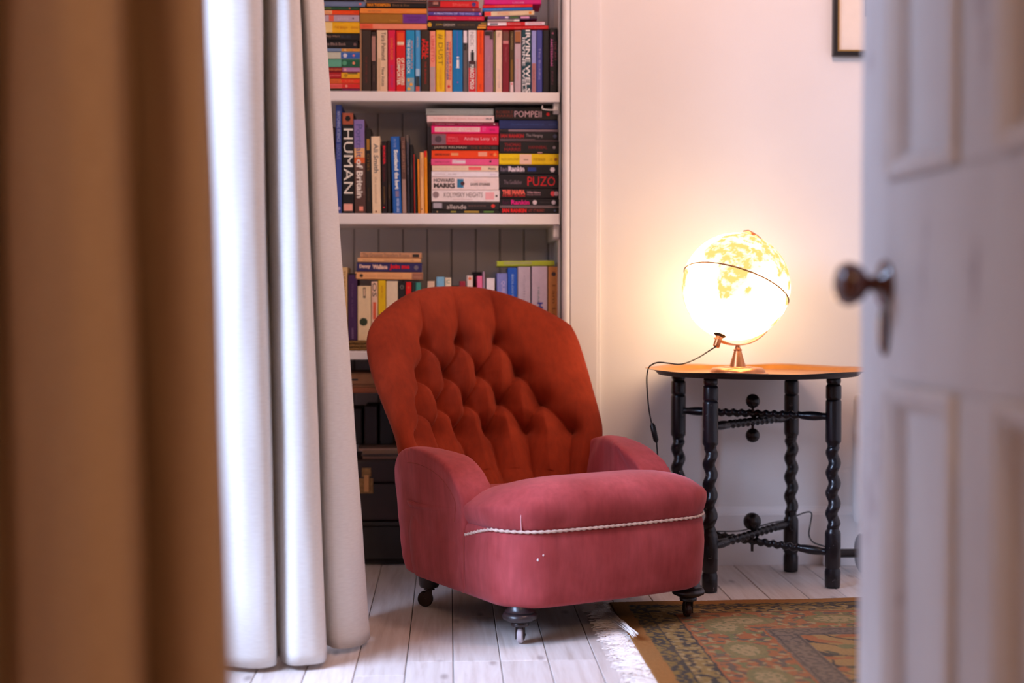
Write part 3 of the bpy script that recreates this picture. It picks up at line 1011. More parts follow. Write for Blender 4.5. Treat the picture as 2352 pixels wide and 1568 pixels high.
# ---------------------------------------------------------------- folding tray table
TC = cw(0.687, 4.03)
ZT = 0.601
tbl = empty('tray_table_stand', tuple(TC), (0, 0, -YAW), 'black lacquered folding stand with barley-twist legs under the brass tray', 'table')
def tl(px, py):
    """floor pixel -> local coordinates of the table"""
    w = root_matrix(tbl).inverted() @ at_Z(px, py, 0)
    return w
p2 = root_matrix(tbl).inverted() @ cw(0.545, 3.90)
p4 = root_matrix(tbl).inverted() @ cw(0.897, 3.96)
p3 = root_matrix(tbl).inverted() @ cw(0.826, 4.195)
p1 = root_matrix(tbl).inverted() @ cw(0.488, 4.165)
def leg_profile(full=True):
    pr = []
    def add(r, z): pr.append((r, z))
    R0 = 0.0218
    add(0.016, 0.0); add(0.0205, 0.002); add(0.0215, 0.008); add(R0, 0.045)
    add(0.0195, 0.052); add(0.0190, 0.055); add(R0, 0.060); add(R0, 0.150); add(0.0205, 0.156)
    add(0.0170, 0.161); add(0.0165, 0.166)
    z = 0.168
    tw0 = z
    while z < 0.388:
        add(None, z); z += 0.0022
    add(0.0165, 0.390); add(0.0175, 0.397); add(0.0215, 0.403)
    add(R0, 0.410); add(R0, 0.512); add(0.0212, 0.516); add(0.0190, 0.519); add(0.0212, 0.522)
    add(0.0215, 0.526); add(0.0215, 0.554); add(0.0205, 0.558); add(0.0170, 0.561); add(0.0195, 0.565)
    add(0.0205, 0.571); add(0.0195, 0.578); add(0.0165, 0.5835)
    return pr
def table_leg(p, ph):
    SEGN = 28
    vs, fs = [], []
    pr = leg_profile()
    for r, z in pr:
        zsc = z * 1.0150
        for k in range(SEGN):
            a = 2*pi*k/SEGN
            if r is None:
                e = min(1, (z - 0.166) / 0.012, (0.392 - z) / 0.012)
                rr = 0.0172 + 0.0042 * e * cos(a - ph - (z / 0.056) * 2 * pi)
            else:
                rr = r
            vs.append((p.x + rr * cos(a), p.y + rr * sin(a), zsc))
    n = len(pr)
    for i in range(n - 1):
        for k in range(SEGN):
            k2 = (k+1) % SEGN
            fs.append((i*SEGN+k, i*SEGN+k2, (i+1)*SEGN+k2, (i+1)*SEGN+k))
    fs.append(tuple(reversed(range(SEGN)))); fs.append(tuple(range((n-1)*SEGN, n*SEGN)))
    return mesh_obj('leg', vs, fs, M_LACQ, tbl, smooth=True, sharp=50)
for k, p in enumerate((p1, p2, p3, p4)): table_leg(p, k * 1.7)
def stretcher(a, za, b, zb, twist0=0.14):
    a = Vector((a.x, a.y, za)); b = Vector((b.x, b.y, zb))
    n = 120
    pts = [a.lerp(b, k/(n-1)) for k in range(n)]
    L0 = (b - a).length
    def r(i):
        t = i/(n-1)
        if t < 0.07 or t > 0.93: return 0.010
        if t < 0.20: return 0.0105 + 0.0025 * sin((t - 0.07)/0.13*pi)
        if t > 0.80: return 0.0105 + 0.0025 * sin((0.93 - t)/0.13*pi)
        return 0.0102
    def tw(i, a_, s):
        t = i/(n-1)
        e = min(1, max(0, (t - 0.19)/0.03), max(0, (0.81 - t)/0.03))
        return 0.0026 * e * cos(a_ - s * 2 * pi / 0.024)
    MB().tube(pts, r, 14, twist=tw).build('stretcher', M_LACQ, tbl, smooth=True, sharp=60)
    return a.lerp(b, 0.5)
zh = lambda py, d: HCAM - (py - 692) / FPX * d
m1 = stretcher(p1, zh(943, 4.16), p4, zh(957, 3.96))
m2 = stretcher(p2, zh(980, 3.90), p3, zh(958, 4.19))
m3 = stretcher(p2, zh(1258, 3.90), p3, zh(1202, 4.19))
m4 = stretcher(p1, zh(1218, 4.16), p4, zh(1272, 3.96))
cx0, cy0 = 0.0, 0.0
def ball(p, z, r):
    return MB().sphere((p.x, p.y, z), r, 24, 16).build('ball', M_LACQ, tbl, smooth=True)
ctr = root_matrix(tbl).inverted() @ cw((1730 - CX) / FPX * 4.06, 4.06)
MB().tube([(ctr.x, ctr.y, zh(1005, 4.06)), (ctr.x, ctr.y, zh(915, 4.06))], 0.004, 10).build('pivot_pin', M_IRON, tbl)
MB().tube([(ctr.x, ctr.y, zh(1268, 4.06)), (ctr.x, ctr.y, zh(1205, 4.06))], 0.004, 10).build('pivot_pin', M_IRON, tbl)
ball(ctr, zh(921, 4.06), 0.0205); ball(ctr, zh(1000, 4.06), 0.0205); ball(ctr, zh(1199, 4.06), 0.0255)

# tray: flat brass dish with flared scalloped rim
TR = cw(0.694, 4.02)
tray = empty('brass_tray', (TR.x, TR.y, ZT - 0.008), (0, 0, 0), 'round brass tray with scalloped rim lying on the black stand', 'tray')
def tray_surface(prof, flip=False):
    S = 144
    vs, fs = [], []
    for r, z, sc in prof:
        for k in range(S):
            a = 2*pi*k/S
            w = 1 + sc * 0.022 * (abs(sin(a * 6 + 0.4)) - 0.6)
            vs.append((r*w*cos(a), r*w*sin(a), z + sc * 0.0014 * sin(a*6+1)))
    n = len(prof)
    for i in range(n-1):
        for k in range(S):
            k2 = (k+1) % S
            fs.append((i*S+k, i*S+k2, (i+1)*S+k2, (i+1)*S+k))
    fs.append(tuple(reversed(range(S)))) if not flip else fs.append(tuple(range(S)))
    return vs, [tuple(reversed(f)) for f in fs] if not flip else fs
top = [(0.02, 0.0030, 0), (0.20, 0.0030, 0), (0.268, 0.0030, 0), (0.276, 0.0045, 0), (0.286, 0.0125, 0.3), (0.292, 0.0150, 0.5), (0.305, 0.0168, 1), (0.315, 0.0180, 1)]
vs, fs = tray_surface(top)
mesh_obj('dish', vs, fs, M_BRASS, tray, smooth=True, sharp=50)
bot = [(0.02, 0.0, 0), (0.20, 0.0, 0), (0.270, 0.0, 0), (0.279, 0.001, 0), (0.2885, 0.0105, 0.3), (0.294, 0.0130, 0.5), (0.306, 0.0152, 1), (0.3155, 0.0168, 1), (0.3160, 0.0176, 1), (0.3150, 0.0180, 1)]
vs, fs = tray_surface(bot, True)
mesh_obj('underside', vs, fs, M_TRAYRIM, tray, smooth=True, sharp=50, label='underside of the rim, its shade painted dark')
ZTT = ZT - 0.008 + 0.003

# ---------------------------------------------------------------- illuminated globe
GD = 4.02
GR = 0.1515
GC = P(1690, GD, zh(658, GD))
ax2 = radians(20.5)
AX = (RT * sin(ax2) + Vector((0, 0, 1)) * cos(ax2)).normalized()
AX = (AX * cos(radians(16)) + FW * sin(radians(16))).normalized()      # north pole leans away
glo = empty('globe_lamp', (GC.x, GC.y, ZTT), (0, 0, 0), 'lit world globe lamp on a bronze foot standing on the brass tray', 'lamp')
AFR = [(-17,15),(-16,21),(-10,30),(-6,35),(3,37),(10,37),(11,33),(20,31),(25,32),(32,31),(35,25),(37,20),(39,15),(43,11),(51,11),(47,4),(40,-3),(40,-11),(35,-20),(32,-28),(26,-34),(19,-35),(15,-27),(12,-17),(13,-8),(9,-1),(9,4),(4,6),(-8,4),(-13,8)]
ARA = [(35,30),(39,21),(43,13),(52,17),(59,22),(56,26),(50,29),(47,30)]
EUR = [(-9,37),(-9,43),(-2,44),(-4,48),(2,51),(8,54),(11,58),(5,59),(12,66),(22,70),(32,70),(42,67),(60,70),(80,73),(105,77),(140,73),(170,69),(180,66),(163,60),(155,52),(141,58),(136,47),(128,38),(122,40),(121,30),(110,20),(106,10),(101,3),(98,9),(97,17),(90,22),(81,15),(77,8),(72,20),(66,25),(57,27),(50,30),(48,37),(50,44),(42,42),(36,37),(27,37),(23,37),(19,42),(13,45),(16,39),(9,44),(3,42),(0,38)]
AUS = [(114,-22),(122,-18),(130,-12),(136,-12),(141,-11),(146,-19),(153,-27),(150,-37),(141,-38),(131,-32),(115,-34)]
IND = [(95,5),(104,-5),(112,-8),(118,-3),(118,6),(110,2),(103,0)]
MAD = [(44,-17),(50,-14),(48,-24),(44,-25)]
SAM = [(-80,8),(-60,10),(-50,0),(-35,-7),(-40,-22),(-55,-34),(-68,-54),(-75,-45),(-71,-20),(-81,-5)]
NAM = [(-165,65),(-130,70),(-95,72),(-60,55),(-75,40),(-81,28),(-97,25),(-88,16),(-105,20),(-124,42),(-135,58)]
def inpoly(x, y, P_):
    c = False; n = len(P_); j = n - 1
    for i in range(n):
        xi, yi = P_[i]; xj, yj = P_[j]
        if (yi > y) != (yj > y) and x < (xj - xi) * (y - yi) / (yj - yi) + xi: c = not c
        j = i
    return c
def land(lo, la):
    return any(inpoly(lo, la, q) for q in (AFR, ARA, EUR, AUS, IND, MAD, SAM, NAM))
# orientation: view direction meets the sphere at longitude LON0
LON0 = 33
toc = (Vector((0, 0, HCAM)) - GC).normalized()
e1 = (toc - AX * toc.dot(AX)).normalized()
e2 = AX.cross(e1)
NLA, NLO = 150, 300
gvs, gfs, gcol = [], [], []
for j in range(NLA + 1):
    la = -90 + 180 * j / NLA
    for k in range(NLO):
        lo = -180 + 360 * k / NLO
        a = radians(lo - LON0)
        d = (e1 * cos(a) + e2 * sin(a)) * cos(radians(la)) + AX * sin(radians(la))
        gvs.append(GC + d * GR)
        wx = lo + 2.0 * noise.noise(Vector((lo * .3, la * .3, 2))); wy = la + 2.0 * noise.noise(Vector((lo * .3, la * .3, 7)))
        t = noise.noise(Vector((lo * .10, la * .13, 4))) + 0.5 * noise.noise(Vector((lo * .35, la * .4, 9)))
        if land(wx, wy):
            if t > 0.22: c = (1.6, 1.4, 0.95)
            elif t > 0.0: c = (1.25, 1.04, 0.62)
            else: c = (1.06, 0.82, 0.24)
        else:
            coast = any(land(wx + dx, wy + dy) for dx, dy in ((2.4, 0), (-2.4, 0), (0, 2.4), (0, -2.4)))
            c = (1.8, 1.5, 0.95) if coast else (9.2, 6.1, 3.4)
        gcol.append((*c, 1))
for j in range(NLA):
    for k in range(NLO):
        k2 = (k+1) % NLO
        gfs.append((j*NLO+k, j*NLO+k2, (j+1)*NLO+k2, (j+1)*NLO+k))
def m_globe():
    m, nt, b = mat_new('lit_globe_map')
    at = nn(nt, 'ShaderNodeAttribute', attribute_name='map')
    em = nn(nt, 'ShaderNodeEmission', Strength=1.0)
    nt.links.new(at.outputs['Color'], em.inputs['Color'])
    nt.links.new(em.outputs[0], nt.nodes['Material Output'].inputs[0])
    return m
gs = mesh_obj('globe_shell', gvs, gfs, m_globe(), glo, world=True, smooth=True, label='glowing pale map sphere with yellow continents')
ca = gs.data.color_attributes.new('map', 'FLOAT_COLOR', 'POINT')
for i, c in enumerate(gcol): ca.data[i].color = c
# equator band
eq = [GC + (e1 * cos(2*pi*k/120) + e2 * sin(2*pi*k/120)) * (GR + 0.0008) for k in range(120)]
MB().tube(eq, 0.0021, 6, closed=True).build('equator_ring', simple('orange_ring', (150, 84, 24), 0.6), glo, world=True, smooth=True)
# meridian arm: half circle behind the globe, from the south to the north pole
az = radians(36)
side = (RT - AX * RT.dot(AX)).normalized()
back_ = AX.cross(side); back_ = back_ if back_.dot(FW) > 0 else -back_
ad = (side * cos(az) + back_ * sin(az)).normalized()
wdt = AX.cross(ad).normalized()
vs, fs = [], []
n = 64
for k in range(n + 1):
    th = -pi/2 - 0.06 + (pi + 0.24) * k / n
    d = AX * sin(th) + ad * cos(th)
    hw_ = 0.0105 * (1 if k > 2 else 0.8)
    for r, s in ((GR + 0.012, -1), (GR + 0.012, 1), (GR + 0.015, 1), (GR + 0.015, -1)):
        vs.append(GC + d * r + wdt * s * hw_)
for k in range(n):
    for q in range(4):
        fs.append((4*k+q, 4*k+(q+1) % 4, 4*k+4+(q+1) % 4, 4*k+4+q))
fs += [(3, 2, 1, 0), tuple(range(4*n, 4*n+4))]
mesh_obj('meridian_arm', vs, fs, M_BRONZE, glo, world=True, smooth=True, sharp=30)
S0 = GC - AX * (GR - 0.001)
qm = AX.to_track_quat('Z', 'Y').to_matrix().to_4x4()
MB().lathe([(0.0005, -0.006), (0.012, -0.006), (0.018, -0.001), (0.018, 0.001), (0.0005, 0.0015)], 24, Matrix.Translation(S0) @ qm).build('socket_flange', M_BLACKPL, glo, world=True, smooth=True, sharp=40)
MB().lathe([(0.0005, -0.036), (0.0085, -0.036), (0.0095, -0.034), (0.0095, -0.004), (0.0005, -0.004)], 20, Matrix.Translation(S0) @ qm).build('socket', M_BRONZE, glo, world=True, smooth=True, sharp=40)
N0 = GC + AX * (GR - 0.001)
MB().lathe([(0.0005, 0), (0.007, 0), (0.006, 0.010), (0.0005, 0.012)], 16, Matrix.Translation(N0) @ qm).build('pole_cap', M_BRONZE, glo, world=True, smooth=True, sharp=40)
# foot: attached at the lowest point of the arm
lowest = min((GC + (AX * sin(t/100) + ad * cos(t/100)) * (GR + 0.014) for t in range(-170, 40)), key=lambda p: p.z)
fz = lowest.z - ZTT
FM = Matrix.Translation((lowest.x, lowest.y, ZTT))
MB().lathe([(0.001, 0.0005), (0.085, 0.0005), (0.087, 0.002), (0.083, 0.0035), (0.078, 0.0045), (0.076, 0.011), (0.070, 0.0165), (0.058, 0.0185), (0.042, 0.019), (0.041, 0.0205), (0.001, 0.0205)], 56, FM).build('base', M_BRONZE, glo, world=True, smooth=True, sharp=40)
MB().lathe([(0.001, 0.020), (0.0235, 0.020), (0.0225, 0.023), (0.0105, fz - 0.016), (0.0120, fz - 0.015), (0.0120, fz - 0.0115), (0.0085, fz - 0.010), (0.006, fz - 0.002), (0.007, fz + 0.002), (0.001, fz + 0.003)], 32, FM).build('stem', M_BRONZE, glo, world=True, smooth=True, sharp=40)
gt = Vector((lowest.x, lowest.y, ZTT))

# cord of the globe: over the tray rim, inline switch, along the skirting
se = S0 - AX * 0.036
zr = ZT - 0.008 + 0.021
cp = [se, P(1628, 3.98, zh(806, 3.98)), P(1606, 3.96, zh(820, 3.96)), P(1580, 3.93, zh(832, 3.93)), P(1560, 3.92, zh(836.5, 3.92)), P(1536, 3.93, zh(834, 3.93)), P(1514, 3.95, zh(832, 3.95)), P(1500, 3.97, zh(836, 3.97)), P(1490, 3.98, zh(845, 3.98)),
      P(1486, 3.985, zh(866, 3.98)), P(1487, 3.985, zh(900, 3.98)), P(1491, 3.985, zh(940, 3.98)), P(1497, 3.985, zh(972, 3.98))]
cd = empty('power_cord', tuple(P(1497, 3.985, 0.0)), (0, 0, 0), 'thin black power cord of the globe with inline switch hanging off the tray', 'cord')
MB().tube(catmull(cp, 120), 0.0021, 8).build('cable', M_CABLE, cd, world=True, smooth=True)
sw0, sw1 = P(1498, 3.985, zh(972, 3.98)), P(1509, 3.985, zh(1017, 3.98))
d = sw1 - sw0
MB().tube([sw0 + d * t for t in (0, .08, .12, .5, .88, .93, 1)], lambda i: (0.004, 0.0055, 0.0075, 0.0080, 0.0075, 0.0055, 0.004)[i], 12).build('inline_switch', M_BLACKPL, cd, world=True, smooth=True, sharp=60)
cq = [sw1, P(1516, 4.0, 0.30), P(1530, 4.05, 0.20), P(1560, 4.12, 0.16), P(1600, 4.18, zh(1218, 4.18)), P(1650, 4.2, zh(1222, 4.2)), P(1700, 4.22, zh(1221, 4.22)), P(1735, 4.235, zh(1213, 4.235)), P(1780, 4.25, zh(1201, 4.25)),
      P(1808, 4.255, zh(1196, 4.255)), P(1836, 4.25, zh(1184, 4.25)), P(1858, 4.245, zh(1177, 4.245)), P(1867, 4.24, zh(1182, 4.24)), P(1864, 4.22, zh(1205, 4.22)), P(1861, 4.2, zh(1230, 4.2)), P(1871, 4.18, zh(1247, 4.18)), P(1895, 4.16, zh(1256, 4.16)),
      P(1912, 4.17, zh(1262, 4.17)), P(1920, 4.20, 0.03), P(1925, 4.24, 0.004)]
MB().tube(catmull(cq, 260), 0.0021, 8).build('cable', M_CABLE, cd, world=True, smooth=True)

# dark round weight on a short bar, half hidden by the door
dbp = P(1990, 4.18, zh(1272, 4.18))
db_ = empty('dumbbell', (dbp.x, dbp.y, 0), (0, 0, 0), 'dark round dumbbell weight on the floor behind the right table leg', 'dumbbell')
rw = dbp.z
DMx = Matrix.Translation((0, 0, rw)) @ Matrix.Rotation(pi/2 - 0.35, 4, 'Y')
M_DB = simple('grey_iron', (62, 58, 70), 0.35, metal=0.5)
for zz, nm in ((0.0, 'weight'), (0.20, 'weight')):
    MB().lathe([(0.001, -0.018 + zz), (rw * 0.85, -0.018 + zz), (rw * 0.985, -0.012 + zz), (rw * 0.985, 0.012 + zz), (rw * 0.85, 0.018 + zz), (0.001, 0.018 + zz)], 32,
               Matrix.Translation((0, 0, rw)) @ Matrix.Rotation(pi/2, 4, 'Y')).build(nm, M_DB, db_, smooth=True, sharp=40)
MB().tube([(-0.075, 0, rw), (0.26, 0, rw)], 0.013, 14).build('bar', M_BLACKPL, db_, smooth=True, sharp=40)

# white radiator on the back wall, only its edge shows beside the door
rp_ = at_Y(1968, 1000, YW - 0.06)
rad = empty('radiator', (rp_.x + 0.3, YW - 0.045, 0.0), (0, 0, 0), 'white column radiator on the back wall, only its edge shows beside the door', 'radiator')
for k in range(7):
    xx = rp_.x + 0.008 + k * 0.05
    MB().tube([(xx, YW - 0.055, 0.135), (xx, YW - 0.055, 0.155), (xx, YW - 0.055, 0.50), (xx, YW - 0.055, 0.52)], lambda i: (0.012, 0.018, 0.018, 0.012)[i], 12).build('column', M_TRIM, rad, world=True, smooth=True, sharp=60)
MB().tube([(rp_.x, YW - 0.055, 0.50), (rp_.x + 0.34, YW - 0.055, 0.50)], 0.014, 12).build('manifold', M_TRIM, rad, world=True, smooth=True, sharp=60)
MB().tube([(rp_.x, YW - 0.055, 0.15), (rp_.x + 0.34, YW - 0.055, 0.15)], 0.014, 12).build('manifold', M_TRIM, rad, world=True, smooth=True, sharp=60)
for zz in (0.20, 0.45):
    MB().box((rp_.x + 0.15, YW - 0.05, zz), (rp_.x + 0.17, YW, zz + 0.02)).build('bracket', M_TRIM, rad, world=True)
MB().box((rp_.x + 0.142, YW - 0.06, 0), (rp_.x + 0.178, YW - 0.05, 0.15)).build('foot', M_TRIM, rad, world=True)

# ---------------------------------------------------------------- picture on the wall
pa = at_Y(1914, 128, YW - 0.02); pb_ = pa.x + 0.42
pf = empty('picture_frame', ((pa.x + pb_) / 2, YW - 0.012, pa.z + 0.28), (0, 0, 0), 'black framed picture with gilt inner edge on the back wall beside the door', 'picture')
M_FR = simple('black_frame', (22, 18, 18), 0.35); M_GILT = simple('gilt_slip', (170, 140, 84), 0.4, metal=0.8); M_MATB = simple('cream_mount', (240, 226, 210), 0.8, var=0.02)
def ring(x0, x1, z0, z1, w, y0, y1, name, mat, bev=0.001):
    m = MB()
    m.box((x0, y0, z0), (x1, y1, z0 + w)).box((x0, y0, z1 - w), (x1, y1, z1)).box((x0, y0, z0 + w), (x0 + w, y1, z1 - w)).box((x1 - w, y0, z0 + w), (x1, y1, z1 - w))
    return m.build(name, mat, pf, world=True, bevel=bev)
zt_ = pa.z + 0.56
ring(pa.x, pb_, pa.z, zt_, 0.013, YW - 0.024, YW - 0.001, 'frame', M_FR)
ring(pa.x + 0.013, pb_ - 0.013, pa.z + 0.013, zt_ - 0.013, 0.006, YW - 0.019, YW - 0.004, 'gilt_slip', M_GILT, 0.0008)
MB().box((pa.x + 0.016, YW - 0.010, pa.z + 0.016), (pb_ - 0.016, YW - 0.003, zt_ - 0.016)).build('mount', M_MATB, pf, world=True)
MB().box((pa.x + 0.10, YW - 0.0108, pa.z + 0.12), (pb_ - 0.10, YW - 0.0098, zt_ - 0.12)).build('print', simple('grey_print', (150, 140, 138), 0.7, var=0.4, scale=12), pf, world=True)

# ---------------------------------------------------------------- rug
k0 = at_Z(1400, 1389, 0); k1 = at_Z(1990, 1378, 0); k2 = at_Z(1508, 1568, 0)
ex = (k1 - k0).normalized(); ey = Vector((ex.y, -ex.x, 0)); ey = ey if ey.y < 0 else -ey
# the left edge in the photo runs along k2 - k0: shear a little (old rugs are rarely square)
el = (k2 - k0).normalized()
rug = empty('rug', tuple(k0), (0, 0, 0), 'worn Persian style rug with floral border and white fringe on the floorboards', 'rug')
def axis(total, fine, cf_, cc):
    a = [0.0]
    while a[-1] < total:
        a.append(a[-1] + (cf_ if a[-1] < fine else cc))
    return a
ux = axis(1.35, 0.62, 0.0032, 0.02); uy = axis(1.55, 0.95, 0.0042, 0.02)
def n2(x, y, s, o=0): return noise.noise(Vector((x * s, y * s, o)))
GOLD = (0.40, 0.25, 0.10); SAND = (0.47, 0.31, 0.16); NAVY = (0.050, 0.062, 0.095); OLIVE = (0.22, 0.20, 0.085); SALM = (0.47, 0.18, 0.10); GREYV = (0.26, 0.21, 0.21); SAGE = (0.22, 0.25, 0.15); ORNG = (0.46, 0.23, 0.09); CREAMR = (0.50, 0.40, 0.26)
def mixc(a, b, t): t = max(0, min(1, t)); return tuple(x + (y - x) * t for x, y in zip(a, b))
def rugcol(x, y):
    # x: from the left edge, y: from the rear edge
    e = min(x, y * 1.0)
    along = y if x < y else x
    wob = 0.003 * n2(x, y, 25, 3)
    e += wob
    def vine(a, b, p, w=0.012, amp=0.016):
        return abs(b - amp * sin(a * 2 * pi / p)) < w * 0.35
    if e < 0.042: c = ORNG
    elif e < 0.080:
        c = mixc(OLIVE, GOLD, 0.5)
        if n2(x, y, 70, 1) > 0.05: c = NAVY
        if vine(along, e - 0.061, 0.07, 0.012, 0.010): c = NAVY
    elif e < 0.150:
        b = e - 0.115
        c = mixc(SAND, OLIVE, 0.45)
        if n2(x, y, 46, 5) > 0.10: c = NAVY
        if n2(x, y, 60, 9) > 0.28: c = CREAMR
        if abs(abs(b) - 0.033) < 0.0035: c = NAVY
    elif e < 0.335:
        b = e - 0.2425
        c = SALM
        # cartouches along the border
        q = (along + 0.05) % 0.235 - 0.1175
        r = sqrt((q / 0.085) ** 2 + (b / 0.052) ** 2)
        if r < 0.62: c = CREAMR
        elif r < 0.95: c = mixc(SAGE, SAND, 0.3)
        else:
            if n2(x, y, 42, 8) > 0.14: c = mixc(GREYV, NAVY, 0.5)
            if n2(x, y, 52, 12) > 0.24: c = CREAMR
            if n2(x, y, 36, 15) > 0.30: c = SAGE
        if r < 0.95 and n2(x, y, 90, 4) > 0.22: c = SAGE
        if abs(abs(b) - 0.090) < 0.004: c = SALM
    elif e < 0.405:
        c = GREYV
        if n2(x, y, 80, 17) > 0.12: c = mixc(GREYV, NAVY, 0.6)
        if abs(e - 0.345) < 0.003 or abs(e - 0.398) < 0.003: c = mixc(NAVY, GREYV, 0.3)
    else:
        c = SAND
        # scrolling vines and blossoms
        a = sin(x * 24 + 2.2 * sin(y * 19)) + sin(y * 27 + 2.0 * sin(x * 21))
        if abs(a) < 0.15: c = NAVY
        if n2(x, y, 20, 21) > 0.32: c = SALM
        if n2(x, y, 24, 25) > 0.36: c = mixc(NAVY, SAGE, 0.3)
        if n2(x, y, 22, 29) > 0.40: c = SAGE
    wear = n2(x, y, 6, 31) * 0.5 + n2(x, y, 120, 33) * 0.35
    c = mixc(c, (0.44, 0.34, 0.22), 0.20 + 0.35 * wear)
    s = 1 + 0.16 * n2(x * 3, y, 130, 40)
    return tuple(max(0.0, v * s * q) for v, q in zip(c, (0.54, 0.43, 0.30)))
rv, rc = [], []
for yy in uy:
    for xx in ux:
        px_ = ex * xx + el * yy
        z = 0.0075 + 0.0018 * n2(xx, yy, 5, 50) + (0.004 * exp(-(xx / 0.05) ** 2) * max(0, n2(xx, yy, 9, 51))) + 0.0006 * n2(xx, yy, 160, 52)
        rv.append((px_.x, px_.y, z)); rc.append((*rugcol(xx, yy), 1))
W_ = len(ux); H_ = len(uy)
rf_ = [(j*W_+i, (j+1)*W_+i, (j+1)*W_+i+1, j*W_+i+1) for j in range(H_-1) for i in range(W_-1)]
# skirt down to the floor
bi = [i for i in range(W_)] + [j*W_+W_-1 for j in range(1, H_)] + [(H_-1)*W_+i for i in range(W_-2, -1, -1)] + [j*W_ for j in range(H_-2, 0, -1)]
b0 = len(rv)
for i in bi: rv.append((rv[i][0], rv[i][1], 0.0003)); rc.append(rc[i])
for k in range(len(bi)):
    k2_ = (k+1) % len(bi)
    rf_.append((bi[k], bi[k2_], b0 + k2_, b0 + k))
def m_rug():
    m, nt, b = mat_new('rug_pile')
    at = nn(nt, 'ShaderNodeAttribute', attribute_name='pile_colour')
    nt.links.new(at.outputs['Color'], b.inputs['Base Color'])
    b.inputs['Roughness'].default_value = 0.95
    b.inputs['Specular IOR Level'].default_value = 0.05
    b.inputs['Sheen Weight'].default_value = 0.0
    nz = nn(nt, 'ShaderNodeTexNoise', Scale=500, Detail=2.0)
    nt.links.new(mapped(nt), nz.inputs['Vector'])
    bump(nt, b, nz.outputs[0], 0.5, 0.002)
    return m
rg = mesh_obj('pile', rv, rf_, m_rug(), rug, smooth=True)
ca = rg.data.color_attributes.new('pile_colour', 'FLOAT_COLOR', 'POINT')
for i, c in enumerate(rc): ca.data[i].color = c
# fringe: several hundred thin strands
rr_ = random.Random(11)
fm = MB()
def strand(base, dirn, ln, wid=0.0011, zc=0.004):
    pts = []
    p = Vector(base); d = Vector(dirn)
    n = 9
    curl = rr_.uniform(-0.5, 0.5)
    for k in range(n):
        z = 0.0022 + zc * max(0.0, sin(k / (n-1) * pi * rr_.uniform(0.8, 1.0)))
        pts.append((p.x, p.y, z))
        a = curl * 0.35 + rr_.uniform(-0.22, 0.22)
        d = Matrix.Rotation(a, 3, 'Z') @ d
        p = p + d * (ln / n)
    fm.tube(pts, wid, 4)
tot = 1.45
for k in range(1100):
    t = rr_.random() ** 1.0 * tot
    b_ = el * t
    lnn = rr_.uniform(0.05, 0.10) if t > 0.06 else rr_.uniform(0.03, 0.06)
    strand(b_ + Vector((0.004, 0, 0)), Matrix.Rotation(rr_.uniform(-0.5, 0.5), 3, 'Z') @ (-ex), lnn)
# a loose tuft that lies over the corner
tf = rug.location.copy()
tp_ = at_Z(1462, 1468, 0.012) - rug.location
for k in range(22):
    b_ = el * rr_.uniform(0.11, 0.19)
    q = tp_ + Vector((rr_.uniform(-.010, .003), rr_.uniform(-.012, .008), rr_.uniform(0.006, 0.018)))
    a_ = b_ + Vector((-0.03 * rr_.random(), 0, 0.006))
    m_ = a_.lerp(q, 0.5) + Vector((rr_.uniform(-.012, .004), rr_.uniform(-.012, .012), 0.008))
    fm.tube(catmull([a_, m_, q], 8), 0.0009, 4)
fo = fm.build('fringe', simple('cream_fringe', (226, 214, 206), 0.9), rug, label='tangled white fringe along the left edge')
fo['kind'] = 'stuff'
# ---------------------------------------------------------------- shelves
ZS, SHF = {}, {}
def shelf(px_probe, ytop, ybot, name, label, d=AD - 0.012):
    z1 = at_Y(px_probe, ytop, YW).z; z0 = at_Y(px_probe, ybot, YW).z
    o = MB().box((XA0 + 0.001, YW + 0.001, z0), (XA1 - 0.005, YW + d, z1)).build(name, M_TRIM, bevel=0.003)
    tag(o, label, 'shelf', 'painted shelves of the alcove')
    return z1, z0
Z1t, Z1b = shelf(1020, 210, 233, 'shelf', 'white painted alcove shelf under the upper row of upright books')
Z2t, Z2b = shelf(1020, 490.5, 515, 'shelf', 'white painted alcove shelf carrying the row with two tall book stacks')
Z3t, Z3b = shelf(800, 806, 826, 'shelf', 'white painted alcove shelf behind the armchair back, lowest of the shelves')
for zb, y1_, nm in ((Z1b, 262, 'top'), (Z2b, 550, 'mid')):
    zz = at_Y(1288, y1_, YW + 0.02).z
    # chamfered batten that runs back along the side lining
    poly = [(YW + 0.018, zb), (YW + 0.018, zz + 0.008), (YW + 0.027, zz), (YW + AD - 0.013, zz), (YW + AD - 0.013, zb)]
    M = Matrix(((0, 0, 1, XA1 - 0.0235), (1, 0, 0, 0), (0, 1, 0, 0), (0, 0, 0, 1)))
    o = MB().prism(poly, 0.0185, M).build('shelf_batten', M_TRIM, bevel=0.0015)
    tag(o, 'white chamfered batten under the %s end of the shelf, against the right side' % ('upper' if nm == 'top' else 'middle'), 'batten')
# small white hook on the upper batten
hk = at_Y(1283, 252, YW + 0.015)
hb = MB().tube(catmull([(hk.x, hk.y, hk.z), (hk.x - 0.025, hk.y, hk.z - 0.001), (hk.x - 0.046, hk.y, hk.z + 0.0015), (hk.x - 0.050, hk.y, hk.z + 0.006), (hk.x - 0.048, hk.y, hk.z + 0.012)], 24), 0.0017, 8).build('screw_hook', M_TRIM, smooth=True)
tag(hb, 'small white painted screw hook beside the uppermost black book of the right stack', 'hook')

